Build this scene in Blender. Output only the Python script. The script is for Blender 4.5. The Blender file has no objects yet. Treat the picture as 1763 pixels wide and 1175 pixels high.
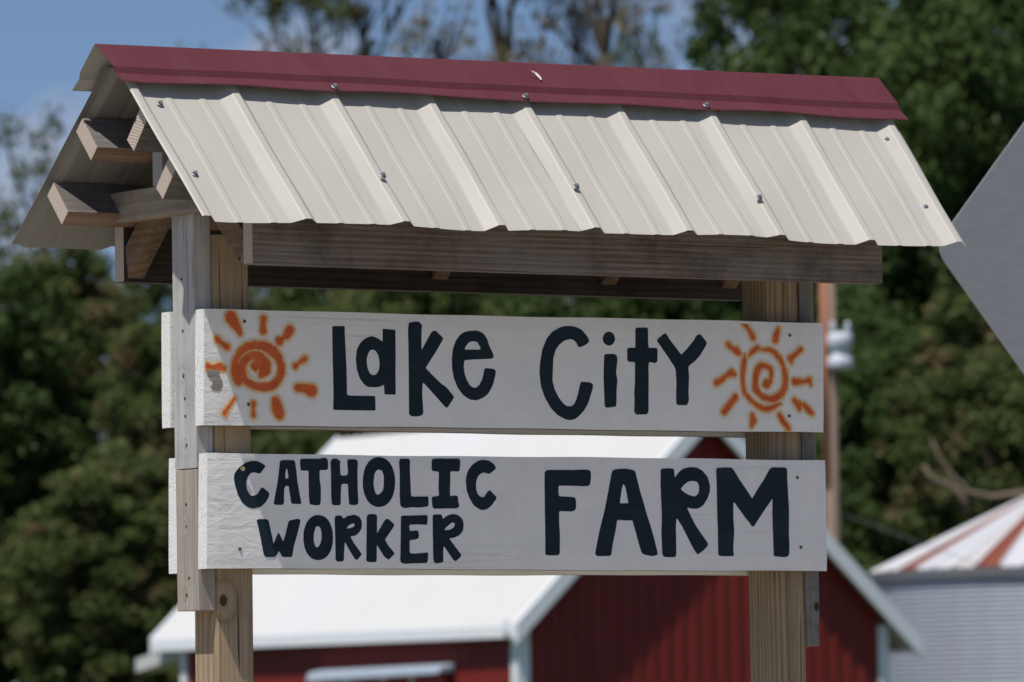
import bpy, bmesh, math, random
import numpy as np
from mathutils import Vector, Matrix

# ------------------------------------------------------------------ camera, sky, sun, exposure
scene = bpy.context.scene
COL = scene.collection
Z0 = 2.25                      # height of the upper sign board's bottom edge above the ground
cam_data = bpy.data.cameras.new('camera')
cam = bpy.data.objects.new('camera', cam_data)
COL.objects.link(cam)
CAMP = Vector((-6.5954, -11.0008, -0.6355 + Z0))
R_ = Vector((0.8322, -0.5543, -0.0169)).normalized()
F_ = Vector((0.5542, 0.8301, 0.0618)).normalized()
U_ = R_.cross(F_).normalized()
R_ = F_.cross(U_)
cam.matrix_world = Matrix(((R_.x, U_.x, -F_.x, CAMP.x), (R_.y, U_.y, -F_.y, CAMP.y), (R_.z, U_.z, -F_.z, CAMP.z), (0, 0, 0, 1)))
cam_data.sensor_width = 36
cam_data.lens = 222.47
cam_data.clip_start = 0.5
cam_data.clip_end = 6000
cam_data.dof.use_dof = True
cam_data.dof.focus_distance = 12.75
cam_data.dof.aperture_fstop = 10.0
cam_data.dof.aperture_blades = 0
scene.camera = cam

SUN = Vector((-0.455, -0.16, 1.0)).normalized()
EL = math.asin(SUN.z)
ROT = math.atan2(SUN.x, SUN.y)
world = bpy.data.worlds.new('World')
scene.world = world
world.use_nodes = True
wt = world.node_tree
wt.nodes.clear()
wo = wt.nodes.new('ShaderNodeOutputWorld')
bg = wt.nodes.new('ShaderNodeBackground')
sky = wt.nodes.new('ShaderNodeTexSky')
sky.sky_type = 'NISHITA'
sky.sun_disc = False
sky.sun_elevation = EL
sky.sun_rotation = ROT % (2 * math.pi)
sky.altitude = 2500
sky.air_density = 1.0
sky.dust_density = 0.0
sky.ozone_density = 2.0
# soft fair-weather clouds, the same all over the sky
tc = wt.nodes.new('ShaderNodeTexCoord')
mp = wt.nodes.new('ShaderNodeMapping')
mp.inputs['Scale'].default_value = (16, 16, 26)
mp.inputs['Location'].default_value = (15.8668, 16.4391, 9.12)
cn = wt.nodes.new('ShaderNodeTexNoise')
cn.inputs['Scale'].default_value = 1.0
cn.inputs['Detail'].default_value = 4
cr = wt.nodes.new('ShaderNodeMapRange')
cr.inputs['From Min'].default_value = 0.52
cr.inputs['From Max'].default_value = 0.66
cm = wt.nodes.new('ShaderNodeMix')
cm.data_type = 'RGBA'
cm.inputs['B'].default_value = (4.5, 4.75, 5.7, 1)
wt.links.new(tc.outputs['Generated'], mp.inputs['Vector'])
# very clear air: the sky is read a little above the true elevation, everywhere
smp = wt.nodes.new('ShaderNodeMapping')
smp.inputs['Location'].default_value = (0, 0, 0.085)
wt.links.new(tc.outputs['Generated'], smp.inputs['Vector'])
wt.links.new(smp.outputs['Vector'], sky.inputs['Vector'])
wt.links.new(mp.outputs['Vector'], cn.inputs['Vector'])
wt.links.new(cn.outputs['Fac'], cr.inputs['Value'])
wt.links.new(cr.outputs['Result'], cm.inputs['Factor'])
wt.links.new(sky.outputs['Color'], cm.inputs['A'])
wt.links.new(cm.outputs['Result'], bg.inputs['Color'])
wt.links.new(bg.outputs['Background'], wo.inputs['Surface'])
bg.inputs['Strength'].default_value = 0.083

sd = bpy.data.lights.new('sun', 'SUN')
sd.energy = 4.2
sd.angle = math.radians(0.53)
sd.color = (1.0, 0.955, 0.89)
sun = bpy.data.objects.new('sun', sd)
COL.objects.link(sun)
sun.rotation_mode = 'QUATERNION'
sun.rotation_quaternion = SUN.to_track_quat('Z', 'Y')
sun.location = (0, 0, 30)

scene.view_settings.view_transform = 'Standard'
scene.view_settings.look = 'None'
scene.view_settings.gamma = 1
scene.view_settings.use_curve_mapping = False
scene.view_settings.exposure = 0.20

LETTERS_TOP=[[[3052,2052,3354,2059,3355,1866,3367,1554,3382,1224,3387,637,3545,627,3631,627,4076,626,4075,326,3561,325,3047,327,3059,669,3054,1218,3050,1713]],[[4283,2029,4396,2017,4593,2013,4589,1578,4579,1061,4576,665,4447,663,4299,665,4292,872,4244,838,4112,809,3906,807,3809,864,3703,982,3641,1155,3612,1375,3644,1578,3727,1717,3848,1812,3990,1864,4110,1845,4218,1792,4276,1752],[4018,1589,4094,1568,4158,1496,4184,1404,4195,1294,4178,1165,4117,1081,4030,1054,3965,1078,3912,1160,3882,1279,3875,1380,3908,1491,3957,1562]],[[4920,2136,4955,2172,5013,2173,5071,2192,5187,2187,5255,2114,5235,2016,5227,1596,5341,1764,5485,1982,5574,2023,5773,1861,5737,1792,5570,1554,5320,1236,5468,1102,5674,930,5835,835,6013,652,6006,613,5850,415,5804,414,5575,635,5370,827,5251,933,5228,708,5240,455,5250,289,5208,244,5080,218,4964,221,4896,259,4905,995,4907,1580,4906,2009]],[[6443,2026,6631,2036,6770,1980,6862,1873,6918,1717,6986,1601,7020,1523,7007,1463,6948,1448,6572,1432,6290,1415,6269,1293,6285,1136,6340,990,6420,884,6490,842,6560,837,6655,897,6728,1026,6765,1144,6779,1223,6815,1255,7014,1243,7072,1199,7059,1110,6984,893,6863,714,6720,623,6578,576,6414,589,6252,675,6115,820,6025,1014,5978,1248,5978,1464,6014,1660,6088,1818,6207,1948,6325,2004],[6294,1630,6331,1706,6415,1790,6509,1813,6614,1800,6671,1722,6707,1638]],[[8959,2183,9117,2167,9252,2114,9386,1990,9452,1888,9433,1846,9359,1792,9199,1736,9165,1751,9110,1844,9043,1895,8964,1907,8816,1870,8679,1779,8586,1664,8533,1513,8515,1326,8493,1025,8546,839,8655,653,8766,542,8833,496,8923,484,9014,512,9084,603,9132,735,9181,905,9211,1000,9263,1010,9479,995,9528,949,9510,854,9401,570,9284,400,9122,256,9008,204,8894,193,8782,220,8625,287,8447,435,8294,666,8198,908,8169,1170,8192,1413,8247,1658,8365,1904,8503,2047,8686,2136,8823,2176]],[[9834,1604,10086,1614,10153,1578,10166,1506,10149,1374,10123,1241,10139,1128,10158,1034,10134,902,10124,732,10112,505,10072,490,9901,469,9825,473,9813,652,9803,1028,9803,1217,9822,1500],[10113,1938,10104,1891,10081,1849,10045,1816,10001,1794,9952,1785,9903,1792,9860,1812,9826,1844,9804,1885,9798,1931,9806,1977,9830,2019,9865,2053,9910,2075,9959,2083,10007,2077,10051,2057,10085,2025,10106,1984]],[[10641,2158,10681,2182,10935,2193,10968,2165,10966,2033,10969,1758,11179,1762,11208,1725,11195,1478,11160,1443,11102,1442,10976,1459,10961,1312,10958,953,10941,403,10905,346,10629,333,10588,370,10573,417,10590,663,10583,776,10610,1060,10619,1448,10458,1451,10420,1482,10418,1709,10453,1753,10632,1751]],[[11199,1924,11218,1958,11406,2085,11456,2052,11519,1959,11824,1628,11978,1759,12193,1982,12205,2030,12300,2083,12346,2065,12494,1908,12481,1854,12409,1748,12313,1622,12182,1506,12000,1379,12016,1179,11991,798,12000,684,11975,598,11939,554,11707,551,11666,584,11671,812,11683,1021,11670,1287,11644,1363,11509,1531,11374,1699,11261,1840,11209,1886]]]
LETTERS_LOW=[[[1148,-736,1242,-755,1394,-830,1381,-870,1273,-992,1238,-997,1132,-973,1038,-990,966,-1075,929,-1176,938,-1297,984,-1387,1042,-1451,1136,-1446,1207,-1406,1256,-1325,1304,-1278,1350,-1298,1483,-1394,1465,-1474,1393,-1576,1273,-1677,1084,-1714,967,-1689,828,-1589,725,-1419,658,-1219,642,-1058,674,-977,769,-876,912,-784,1030,-749]],[[1750,-736,1809,-717,2082,-716,2112,-763,2137,-965,2157,-1167,2211,-1449,2245,-1580,2232,-1611,2019,-1612,1996,-1582,1964,-1370,1947,-1243,1871,-1246,1840,-1290,1828,-1432,1830,-1573,1805,-1634,1616,-1635,1576,-1605,1607,-1494,1658,-1271,1697,-1069,1736,-827],[1896,-882,1920,-906,1945,-1092,1869,-1098,1866,-1007]],[[2229,-701,2272,-684,2713,-680,2809,-659,2880,-678,2903,-735,2901,-877,2871,-908,2692,-915,2693,-1122,2719,-1284,2709,-1568,2692,-1624,2601,-1639,2458,-1620,2440,-1589,2427,-1367,2427,-926,2268,-927,2237,-913,2228,-802]],[[2966,-734,3010,-677,3106,-672,3201,-722,3188,-773,3192,-915,3200,-1020,3363,-1019,3381,-954,3371,-710,3417,-681,3597,-687,3627,-748,3612,-911,3614,-1359,3622,-1562,3604,-1613,3520,-1630,3412,-1620,3396,-1584,3385,-1401,3377,-1192,3216,-1193,3196,-1402,3190,-1605,3160,-1632,3005,-1631,2974,-1596,2967,-1363,2969,-957]],[[4528,-1146,4516,-1274,4486,-1384,4440,-1479,4379,-1558,4304,-1616,4219,-1652,4121,-1665,4024,-1653,3940,-1618,3868,-1561,3810,-1483,3768,-1389,3742,-1279,3736,-1152,3747,-1025,3776,-915,3822,-820,3884,-741,3958,-683,4042,-646,4140,-633,4238,-644,4322,-679,4394,-736,4453,-814,4495,-909,4521,-1018],[4148,-890,4220,-916,4254,-1028,4251,-1211,4224,-1334,4138,-1396,4102,-1416,4042,-1376,4008,-1274,3998,-1132,4025,-979,4075,-907]],[[4640,-708,4672,-660,4879,-658,4907,-705,4896,-797,4900,-1063,4913,-1442,5107,-1440,5315,-1433,5341,-1459,5343,-1613,5310,-1650,5127,-1667,4909,-1662,4775,-1682,4690,-1668,4642,-1617,4638,-1351,4643,-943]],[[5440,-690,5465,-659,5637,-647,5833,-649,6115,-646,6144,-683,6134,-827,6122,-899,6073,-914,5950,-907,5896,-916,5887,-1138,5872,-1422,6039,-1412,6070,-1435,6080,-1548,6108,-1630,6058,-1675,5960,-1688,5788,-1683,5470,-1691,5439,-1654,5420,-1470,5450,-1439,5609,-1427,5595,-1284,5614,-924,5460,-911,5432,-875]],[[6706,-663,6866,-680,6976,-747,7029,-819,7024,-850,6861,-959,6824,-949,6762,-931,6676,-936,6588,-998,6537,-1102,6525,-1215,6538,-1318,6580,-1400,6654,-1441,6728,-1441,6778,-1368,6841,-1306,6879,-1301,7037,-1439,7024,-1480,6897,-1625,6772,-1698,6685,-1715,6599,-1693,6453,-1607,6357,-1464,6292,-1299,6273,-1114,6306,-949,6369,-846,6470,-752,6595,-683]],[[1163,-1949,1222,-1923,1410,-1924,1457,-1958,1479,-2079,1545,-2340,1562,-2437,1616,-2320,1682,-2189,1747,-2289,1792,-2390,1829,-2299,1904,-2057,1935,-1956,2144,-1914,2215,-1934,2202,-2015,2126,-2258,2039,-2500,2008,-2672,1976,-2698,1787,-2698,1747,-2662,1690,-2568,1646,-2642,1586,-2699,1374,-2699,1327,-2653,1295,-2502,1251,-2281,1196,-2060]],[[2995,-2296,2984,-2410,2958,-2509,2916,-2595,2861,-2665,2794,-2717,2717,-2749,2628,-2760,2540,-2749,2465,-2717,2400,-2666,2348,-2596,2309,-2510,2286,-2412,2280,-2298,2290,-2183,2316,-2085,2358,-1999,2413,-1929,2480,-1877,2556,-1844,2645,-1833,2733,-1844,2809,-1875,2874,-1927,2927,-1997,2965,-2082,2988,-2181],[2581,-2074,2641,-2064,2688,-2090,2724,-2215,2712,-2357,2670,-2459,2609,-2503,2562,-2479,2521,-2358,2538,-2196]],[[3043,-1890,3073,-1845,3204,-1841,3251,-1913,3360,-1848,3529,-1823,3648,-1867,3701,-1968,3697,-2090,3630,-2192,3545,-2253,3412,-2270,3517,-2436,3694,-2635,3572,-2755,3524,-2741,3418,-2599,3279,-2376,3258,-2579,3248,-2751,3219,-2788,3092,-2788,3049,-2751,3049,-2377],[3315,-2112,3381,-2041,3489,-1998,3525,-2020,3519,-2060,3452,-2095]],[[3824,-1846,3865,-1811,4022,-1808,4075,-1844,4067,-2007,4063,-2215,4150,-2088,4249,-1945,4310,-1900,4358,-1914,4490,-2016,4464,-2087,4254,-2333,4336,-2455,4493,-2622,4343,-2746,4295,-2730,4212,-2659,4059,-2435,4045,-2771,4016,-2801,3835,-2797,3795,-2761,3807,-2375]],[[4655,-1842,5283,-1822,5319,-1838,5306,-2002,5279,-2027,5084,-2017,4858,-2024,4863,-2157,5045,-2142,5082,-2156,5092,-2248,5079,-2310,4969,-2337,4862,-2343,4859,-2613,5012,-2621,5304,-2596,5311,-2626,5296,-2780,5264,-2817,4959,-2821,4741,-2833,4656,-2817,4628,-2780,4640,-2372]],[[5438,-1839,5480,-1808,5651,-1809,5675,-1848,5686,-1903,5785,-1837,5933,-1795,6055,-1811,6164,-1887,6206,-2000,6184,-2144,6096,-2236,5972,-2288,5837,-2305,5945,-2432,6137,-2647,6124,-2678,6000,-2777,5951,-2765,5843,-2638,5699,-2457,5685,-2576,5686,-2781,5644,-2806,5509,-2823,5461,-2802,5438,-2720,5437,-2372,5436,-2167],[5713,-2131,5781,-2063,5880,-1991,5942,-1966,5990,-2005,5964,-2073,5878,-2118,5791,-2135]],[[8255,-917,8298,-872,8352,-859,8650,-853,8949,-858,9207,-843,9378,-847,9431,-889,9433,-977,9410,-1146,9371,-1191,9199,-1197,8942,-1190,8594,-1188,8605,-1409,8895,-1421,9012,-1432,9043,-1494,9035,-1653,9006,-1710,8909,-1732,8607,-1723,8601,-1974,8616,-2203,8603,-2609,8581,-2645,8421,-2654,8261,-2650,8236,-2627,8246,-2152,8247,-1623,8249,-1182]],[[9980,-866,10046,-834,10197,-816,10370,-818,10543,-847,10575,-888,10625,-1057,10706,-1341,10828,-1715,10971,-2106,11052,-2374,11112,-2605,11101,-2637,10991,-2668,10764,-2638,10695,-2588,10638,-2428,10557,-2161,10472,-1903,10400,-1913,10083,-1900,10051,-2074,9957,-2430,9921,-2625,9887,-2664,9575,-2670,9511,-2643,9513,-2572,9607,-2200,9769,-1685,9886,-1222,9946,-973],[10266,-1134,10318,-1219,10383,-1548,10156,-1548,10196,-1362,10233,-1184]],[[11232,-846,11255,-810,11397,-795,11560,-802,11577,-834,11584,-924,11600,-999,11690,-887,11812,-805,11988,-768,12164,-772,12316,-837,12445,-961,12507,-1131,12504,-1275,12434,-1437,12321,-1581,12187,-1648,12077,-1658,11892,-1628,11987,-1798,12092,-1976,12241,-2173,12413,-2370,12433,-2432,12298,-2549,12165,-2626,12132,-2621,12015,-2460,11910,-2281,11762,-2031,11620,-1844,11599,-1996,11598,-2318,11596,-2604,11572,-2690,11398,-2690,11256,-2676,11230,-2587,11220,-2176,11239,-1784,11226,-1391,11221,-1070],[11736,-1239,11826,-1154,11937,-1076,12047,-1059,12178,-1080,12221,-1151,12217,-1295,12172,-1358,12094,-1394,11974,-1368,11866,-1324]],[[12680,-806,12714,-774,12869,-763,13090,-770,13122,-799,13283,-1017,13434,-1196,13613,-1433,13744,-1248,13893,-1066,14089,-794,14157,-753,14514,-754,14552,-790,14557,-1043,14568,-1314,14587,-1622,14571,-2129,14578,-2491,14565,-2635,14513,-2671,14445,-2686,14155,-2663,14153,-2491,14146,-2130,14139,-1769,14152,-1417,13957,-1644,13774,-1861,13648,-2024,13592,-2028,13538,-1952,13376,-1791,13117,-1486,13106,-1774,13124,-2134,13089,-2476,13100,-2664,12935,-2665,12714,-2659,12689,-2602,12693,-2135,12686,-1776,12685,-1238]]]
SUNS=[[[[[0.0626,0.2174,0.01359],[0.074,0.2022,0.00989],[0.084,0.1864,0.00494]],[[0.1403,0.2158,0.00741],[0.1388,0.2047,0.00544],[0.1386,0.1924,0.00816]],[[0.2025,0.1938,0.00989],[0.1945,0.1836,0.0084]],[[0.1945,0.1836,0.00643],[0.1878,0.1779,0.00346]],[[0.1878,0.1779,0.00346],[0.1778,0.1721,0.00939]],[[0.2381,0.1365,0.00593],[0.2288,0.1307,0.00445],[0.2222,0.1262,0.00272],[0.2148,0.1216,0.00643]],[[0.2193,0.077,0.00791],[0.2331,0.0762,0.0084],[0.2527,0.0716,0.01285]],[[0.1666,0.0477,0.01038],[0.1697,0.034,0.01335],[0.1747,0.0223,0.01112]],[[0.1132,0.0427,0.00568],[0.1125,0.0309,0.00321],[0.1128,0.0187,0.00494]],[[0.0676,0.0524,0.00297],[0.0571,0.039,0.00297],[0.0439,0.0222,0.00494]],[[0.0056,0.1178,0.00643],[0.0171,0.1142,0.00445],[0.0339,0.1167,0.00791],[0.0428,0.1129,0.00593]],[[0.0016,0.1089,0.00198],[0.0145,0.1102,0.00148]],[[0.0296,0.1724,0.00643],[0.0398,0.1638,0.0042],[0.0526,0.1574,0.00643]],[[0.0773,0.0892,0.01038],[0.0737,0.1068,0.0131],[0.0753,0.1246,0.01186],[0.0846,0.1447,0.01038],[0.1004,0.1572,0.00989],[0.1212,0.1614,0.00939],[0.1419,0.1596,0.01038],[0.16,0.1517,0.01137],[0.1728,0.1397,0.00939],[0.1809,0.1221,0.00816],[0.1806,0.1065,0.0084],[0.1707,0.0918,0.01038],[0.1562,0.0805,0.01038],[0.1353,0.0775,0.0089],[0.1147,0.0809,0.00939],[0.0967,0.0917,0.01112],[0.084,0.107,0.01285],[0.0868,0.1204,0.01038],[0.0948,0.1338,0.01038],[0.1105,0.143,0.00939],[0.1261,0.1444,0.00939],[0.139,0.1369,0.01186],[0.1455,0.1236,0.01038],[0.1437,0.1103,0.01112],[0.1345,0.1034,0.0089]],[[0.1285,0.1344,0.01236],[0.1387,0.1213,0.01532]],[[0.1166,0.1198,0.0089],[0.1204,0.1143,0.00544]]],[[[0.0792,0.1269,0.00074],[0.0871,0.1381,0.00124],[0.0976,0.1465,0.00148],[0.1106,0.151,0.00173],[0.1262,0.1522,0.00198]],[[0.1262,0.1522,0.00198],[0.1366,0.1488,0.00247],[0.1494,0.1411,0.00371],[0.1596,0.1295,0.00494],[0.1651,0.1151,0.00593],[0.1618,0.1039,0.00741],[0.1512,0.0948,0.00791],[0.1356,0.0901,0.00494],[0.1174,0.092,0.00593],[0.1046,0.0996,0.00593],[0.0991,0.1095,0.00395],[0.1029,0.1206,0.00494]]]],[[[[1.3505,0.2332,0.00613],[1.3599,0.2222,0.0033],[1.3679,0.2112,0.00566],[1.3723,0.2023,0.00519]],[[1.4399,0.2239,0.00377],[1.434,0.2103,0.00661],[1.431,0.1995,0.00708]],[[1.3056,0.1876,0.00519],[1.3177,0.1778,0.00448],[1.3272,0.1747,0.00802],[1.3353,0.1681,0.00425]],[[1.4984,0.1802,0.00519],[1.4843,0.1698,0.00425],[1.4702,0.1595,0.00708],[1.4728,0.1528,0.00377]],[[1.2736,0.1046,0.00661],[1.2874,0.1115,0.00566],[1.3013,0.1207,0.00425],[1.3137,0.1265,0.00802],[1.3205,0.1232,0.00472]],[[1.4801,0.1103,0.00708],[1.4967,0.1106,0.00566],[1.5093,0.1119,0.00377],[1.519,0.1132,0.00708],[1.523,0.1054,0.0033]],[[1.3221,0.0742,0.00708],[1.3095,0.0607,0.00708],[1.2913,0.0426,0.00708]],[[1.4791,0.0699,0.00519],[1.4899,0.06,0.00897],[1.4919,0.051,0.00425]],[[1.5038,0.0602,0.00519],[1.5147,0.0502,0.00661],[1.5256,0.0425,0.00472]],[[1.3664,0.0347,0.00566],[1.3681,0.0247,0.00849],[1.3631,0.0124,0.0033]],[[1.4381,0.0379,0.00519],[1.4448,0.0268,0.0059],[1.461,0.0091,0.0059]],[[1.3495,0.1662,0.00165],[1.3473,0.1549,0.00566],[1.3441,0.1348,0.00566],[1.3423,0.1169,0.00448],[1.3432,0.0991,0.00448],[1.347,0.0835,0.00472],[1.3631,0.0682,0.00448],[1.3793,0.0572,0.00495],[1.3957,0.0508,0.00566],[1.4095,0.0505,0.0059],[1.4261,0.0557,0.00472],[1.4401,0.0626,0.00212]],[[1.3599,0.1641,0.00236],[1.3683,0.1732,0.00472],[1.3837,0.1813,0.00566],[1.3905,0.1777,0.00189],[1.407,0.178,0.00354],[1.418,0.1775,0.00448],[1.4316,0.1688,0.00543],[1.4425,0.159,0.00566],[1.4491,0.1479,0.00472],[1.4543,0.1323,0.00613],[1.4558,0.1144,0.00661],[1.4534,0.0964,0.00661],[1.4434,0.0828,0.00779],[1.4266,0.0736,0.00755],[1.4127,0.0716,0.00661],[1.3963,0.0754,0.00613],[1.3854,0.0819,0.00566],[1.376,0.0929,0.00779],[1.3749,0.1041,0.00661],[1.3767,0.1197,0.00661],[1.3826,0.1355,0.00755],[1.3896,0.1434,0.00661],[1.4062,0.1426,0.00472],[1.417,0.1361,0.00519],[1.4184,0.1227,0.00425],[1.4151,0.1114,0.00566],[1.4058,0.1046,0.00944],[1.3983,0.1022,0.00425]]],[]]]
PEEL=[[0.0056, 0.1101], [0.0352, 0.1106], [0.0312, 0.0995], [0.0388, 0.0907], [0.0412, 0.0797], [0.0345, 0.0663], [0.0191, 0.0683], [0.0089, 0.0748], [0.0218, 0.0794], [0.0143, 0.0903], [0.0041, 0.0968]]
# ------------------------------------------------------------------ helpers
def tag(o, label=None, cat=None, group=None, kind=None):
    if label: o['label'] = label
    if cat: o['category'] = cat
    if group: o['group'] = group
    if kind: o['kind'] = kind
    return o

def empty(name, loc, label, cat, group=None):
    o = bpy.data.objects.new(name, None)
    o.empty_display_size = 0.2
    COL.objects.link(o)
    o.location = loc
    return tag(o, label, cat, group)

def link_mesh(name, me, parent=None, loc=(0, 0, 0), label=None):
    o = bpy.data.objects.new(name, me)
    COL.objects.link(o)
    o.location = loc
    if parent: o.parent = parent
    if label: o['label'] = label
    return o

class MB:
    """collects polygons, then links them as one mesh"""
    def __init__(s, origin=(0, 0, 0)):
        s.v = []; s.f = []; s.m = []; s.o = Vector(origin)
    def poly(s, pts, faces, mat=0):
        b = len(s.v)
        s.v += [tuple(Vector(p) - s.o) for p in pts]
        for f in faces:
            s.f.append(tuple(i + b for i in f)); s.m.append(mat)
    def hexa(s, p, mat=0, mats=None):
        # p: 0-3 bottom ring, 4-7 top ring
        fs = [(3, 2, 1, 0), (4, 5, 6, 7), (0, 1, 5, 4), (1, 2, 6, 5), (2, 3, 7, 6), (3, 0, 4, 7)]
        if mats is None: s.poly(p, fs, mat)
        else:
            b = len(s.v)
            s.v += [tuple(Vector(q) - s.o) for q in p]
            for f, m in zip(fs, mats):
                s.f.append(tuple(i + b for i in f)); s.m.append(m)
    def box(s, x0, x1, y0, y1, z0, z1, mat=0, mats=None):
        s.hexa([(x0, y0, z0), (x1, y0, z0), (x1, y1, z0), (x0, y1, z0), (x0, y0, z1), (x1, y0, z1), (x1, y1, z1), (x0, y1, z1)], mat, mats)
    def obox(s, c, ax, ay, az, mat=0):
        c = Vector(c); ax = Vector(ax); ay = Vector(ay); az = Vector(az)
        s.hexa([c - ax - ay - az, c + ax - ay - az, c + ax + ay - az, c - ax + ay - az,
                c - ax - ay + az, c + ax - ay + az, c + ax + ay + az, c - ax + ay + az], mat)
    def tube(s, pts, rad, n=8, mat=0, cap=True):
        pts = [Vector(p) for p in pts]
        b = len(s.v)
        up = Vector((0, 0, 1))
        for i, p in enumerate(pts):
            d = (pts[min(i + 1, len(pts) - 1)] - pts[max(i - 1, 0)]).normalized()
            a = d.cross(up)
            if a.length < 0.05: a = d.cross(Vector((1, 0, 0)))
            a.normalize(); c = d.cross(a)
            r = rad[i] if isinstance(rad, (list, tuple)) else rad
            for k in range(n):
                t = 2 * math.pi * k / n
                s.v.append(tuple(p + (a * math.cos(t) + c * math.sin(t)) * r - s.o))
        for i in range(len(pts) - 1):
            for k in range(n):
                k2 = (k + 1) % n
                s.f.append((b + i * n + k, b + i * n + k2, b + (i + 1) * n + k2, b + (i + 1) * n + k)); s.m.append(mat)
        if cap:
            s.f.append(tuple(b + k for k in range(n))[::-1]); s.m.append(mat)
            e = b + (len(pts) - 1) * n
            s.f.append(tuple(e + k for k in range(n))); s.m.append(mat)
    def lathe(s, c, prof, n=24, mat=0):
        c = Vector(c); b = len(s.v)
        for (r, z) in prof:
            for k in range(n):
                t = 2 * math.pi * k / n
                s.v.append(tuple(c + Vector((r * math.cos(t), r * math.sin(t), z)) - s.o))
        for i in range(len(prof) - 1):
            for k in range(n):
                k2 = (k + 1) % n
                s.f.append((b + i * n + k, b + i * n + k2, b + (i + 1) * n + k2, b + (i + 1) * n + k)); s.m.append(mat)
    def mesh(s, name, mats, smooth=False, bevel=0.0, seg=2):
        me = bpy.data.meshes.new(name)
        me.from_pydata(s.v, [], s.f)
        if not isinstance(mats, (list, tuple)): mats = [mats]
        for m in mats: me.materials.append(m)
        me.polygons.foreach_set('material_index', s.m)
        me.polygons.foreach_set('use_smooth', [bool(smooth)] * len(s.f))
        bm = bmesh.new(); bm.from_mesh(me)
        bmesh.ops.recalc_face_normals(bm, faces=bm.faces)
        if bevel > 0:
            bmesh.ops.bevel(bm, geom=list(bm.edges), offset=bevel, segments=seg, profile=0.6, affect='EDGES', clamp_overlap=True)
        bm.to_mesh(me); bm.free()
        me.update()
        return me
    def build(s, name, mats, parent=None, smooth=False, bevel=0.0, label=None, seg=2):
        # the part's mesh is kept relative to its thing's base
        o = link_mesh(name, s.mesh(name, mats, smooth, bevel, seg), parent, label=label)
        if parent is None: o.location = s.o
        return o

# ------------------------------------------------------------------ materials
class NT:
    def __init__(s, name):
        s.m = bpy.data.materials.new(name); s.m.use_nodes = True
        s.t = s.m.node_tree
        s.b = s.t.nodes['Principled BSDF']
        s.out = s.t.nodes['Material Output']
    def n(s, ty, **kw):
        nd = s.t.nodes.new(ty)
        for k, v in kw.items():
            if k.startswith('i_'):
                nd.inputs[k[2:].replace('_', ' ')].default_value = v
            else: setattr(nd, k, v)
        return nd
    def l(s, a, b): s.t.links.new(a, b)
    def coord(s, scale=(1, 1, 1), loc=(0, 0, 0), rot=(0, 0, 0), kind='Object'):
        tc = s.n('ShaderNodeTexCoord'); mp = s.n('ShaderNodeMapping')
        mp.inputs['Scale'].default_value = scale; mp.inputs['Location'].default_value = loc
        mp.inputs['Rotation'].default_value = rot
        s.l(tc.outputs[kind], mp.inputs['Vector'])
        return mp.outputs['Vector']
    def noise(s, vec, scale=5, detail=4, rough=0.5, dist=0.0):
        nd = s.n('ShaderNodeTexNoise')
        nd.inputs['Scale'].default_value = scale; nd.inputs['Detail'].default_value = detail
        nd.inputs['Roughness'].default_value = rough; nd.inputs['Distortion'].default_value = dist
        s.l(vec, nd.inputs['Vector']); return nd.outputs['Fac']
    def ramp(s, fac, stops):
        r = s.n('ShaderNodeValToRGB'); e = r.color_ramp.elements
        while len(e) < len(stops): e.new(0.5)
        for k, (p, c) in enumerate(stops):
            e[k].position = p
            e[k].color = (c, c, c, 1) if isinstance(c, (int, float)) else (*c, 1)
        s.l(fac, r.inputs['Fac']); return r.outputs['Color']
    def mix(s, fac, a, b, mode='MIX'):
        nd = s.n('ShaderNodeMix'); nd.data_type = 'RGBA'; nd.blend_type = mode
        for k, v in (('Factor', fac), ('A', a), ('B', b)):
            if hasattr(v, 'is_output') or isinstance(v, bpy.types.NodeSocket): s.l(v, nd.inputs[k])
            elif k == 'Factor': nd.inputs[k].default_value = v
            else: nd.inputs[k].default_value = (*v, 1)
        return nd.outputs['Result']
    def math(s, op, a, b=0.0, c=0.0):
        nd = s.n('ShaderNodeMath'); nd.operation = op
        for k, v in enumerate((a, b, c)):
            if isinstance(v, bpy.types.NodeSocket): s.l(v, nd.inputs[k])
            else: nd.inputs[k].default_value = v
        return nd.outputs[0]
    def bump(s, h, strength=0.3, dist=0.002, prev=None):
        nd = s.n('ShaderNodeBump'); nd.inputs['Strength'].default_value = strength; nd.inputs['Distance'].default_value = dist
        s.l(h, nd.inputs['Height'])
        if prev is not None: s.l(prev, nd.inputs['Normal'])
        return nd.outputs['Normal']
    def done(s, color=None, rough=0.6, normal=None, metal=0.0, spec=0.4):
        if color is not None:
            if isinstance(color, bpy.types.NodeSocket): s.l(color, s.b.inputs['Base Color'])
            else: s.b.inputs['Base Color'].default_value = (*color, 1)
        if isinstance(rough, bpy.types.NodeSocket): s.l(rough, s.b.inputs['Roughness'])
        else: s.b.inputs['Roughness'].default_value = rough
        s.b.inputs['Metallic'].default_value = metal
        s.b.inputs['Specular IOR Level'].default_value = spec
        if normal is not None: s.l(normal, s.b.inputs['Normal'])
        return s.m

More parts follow.
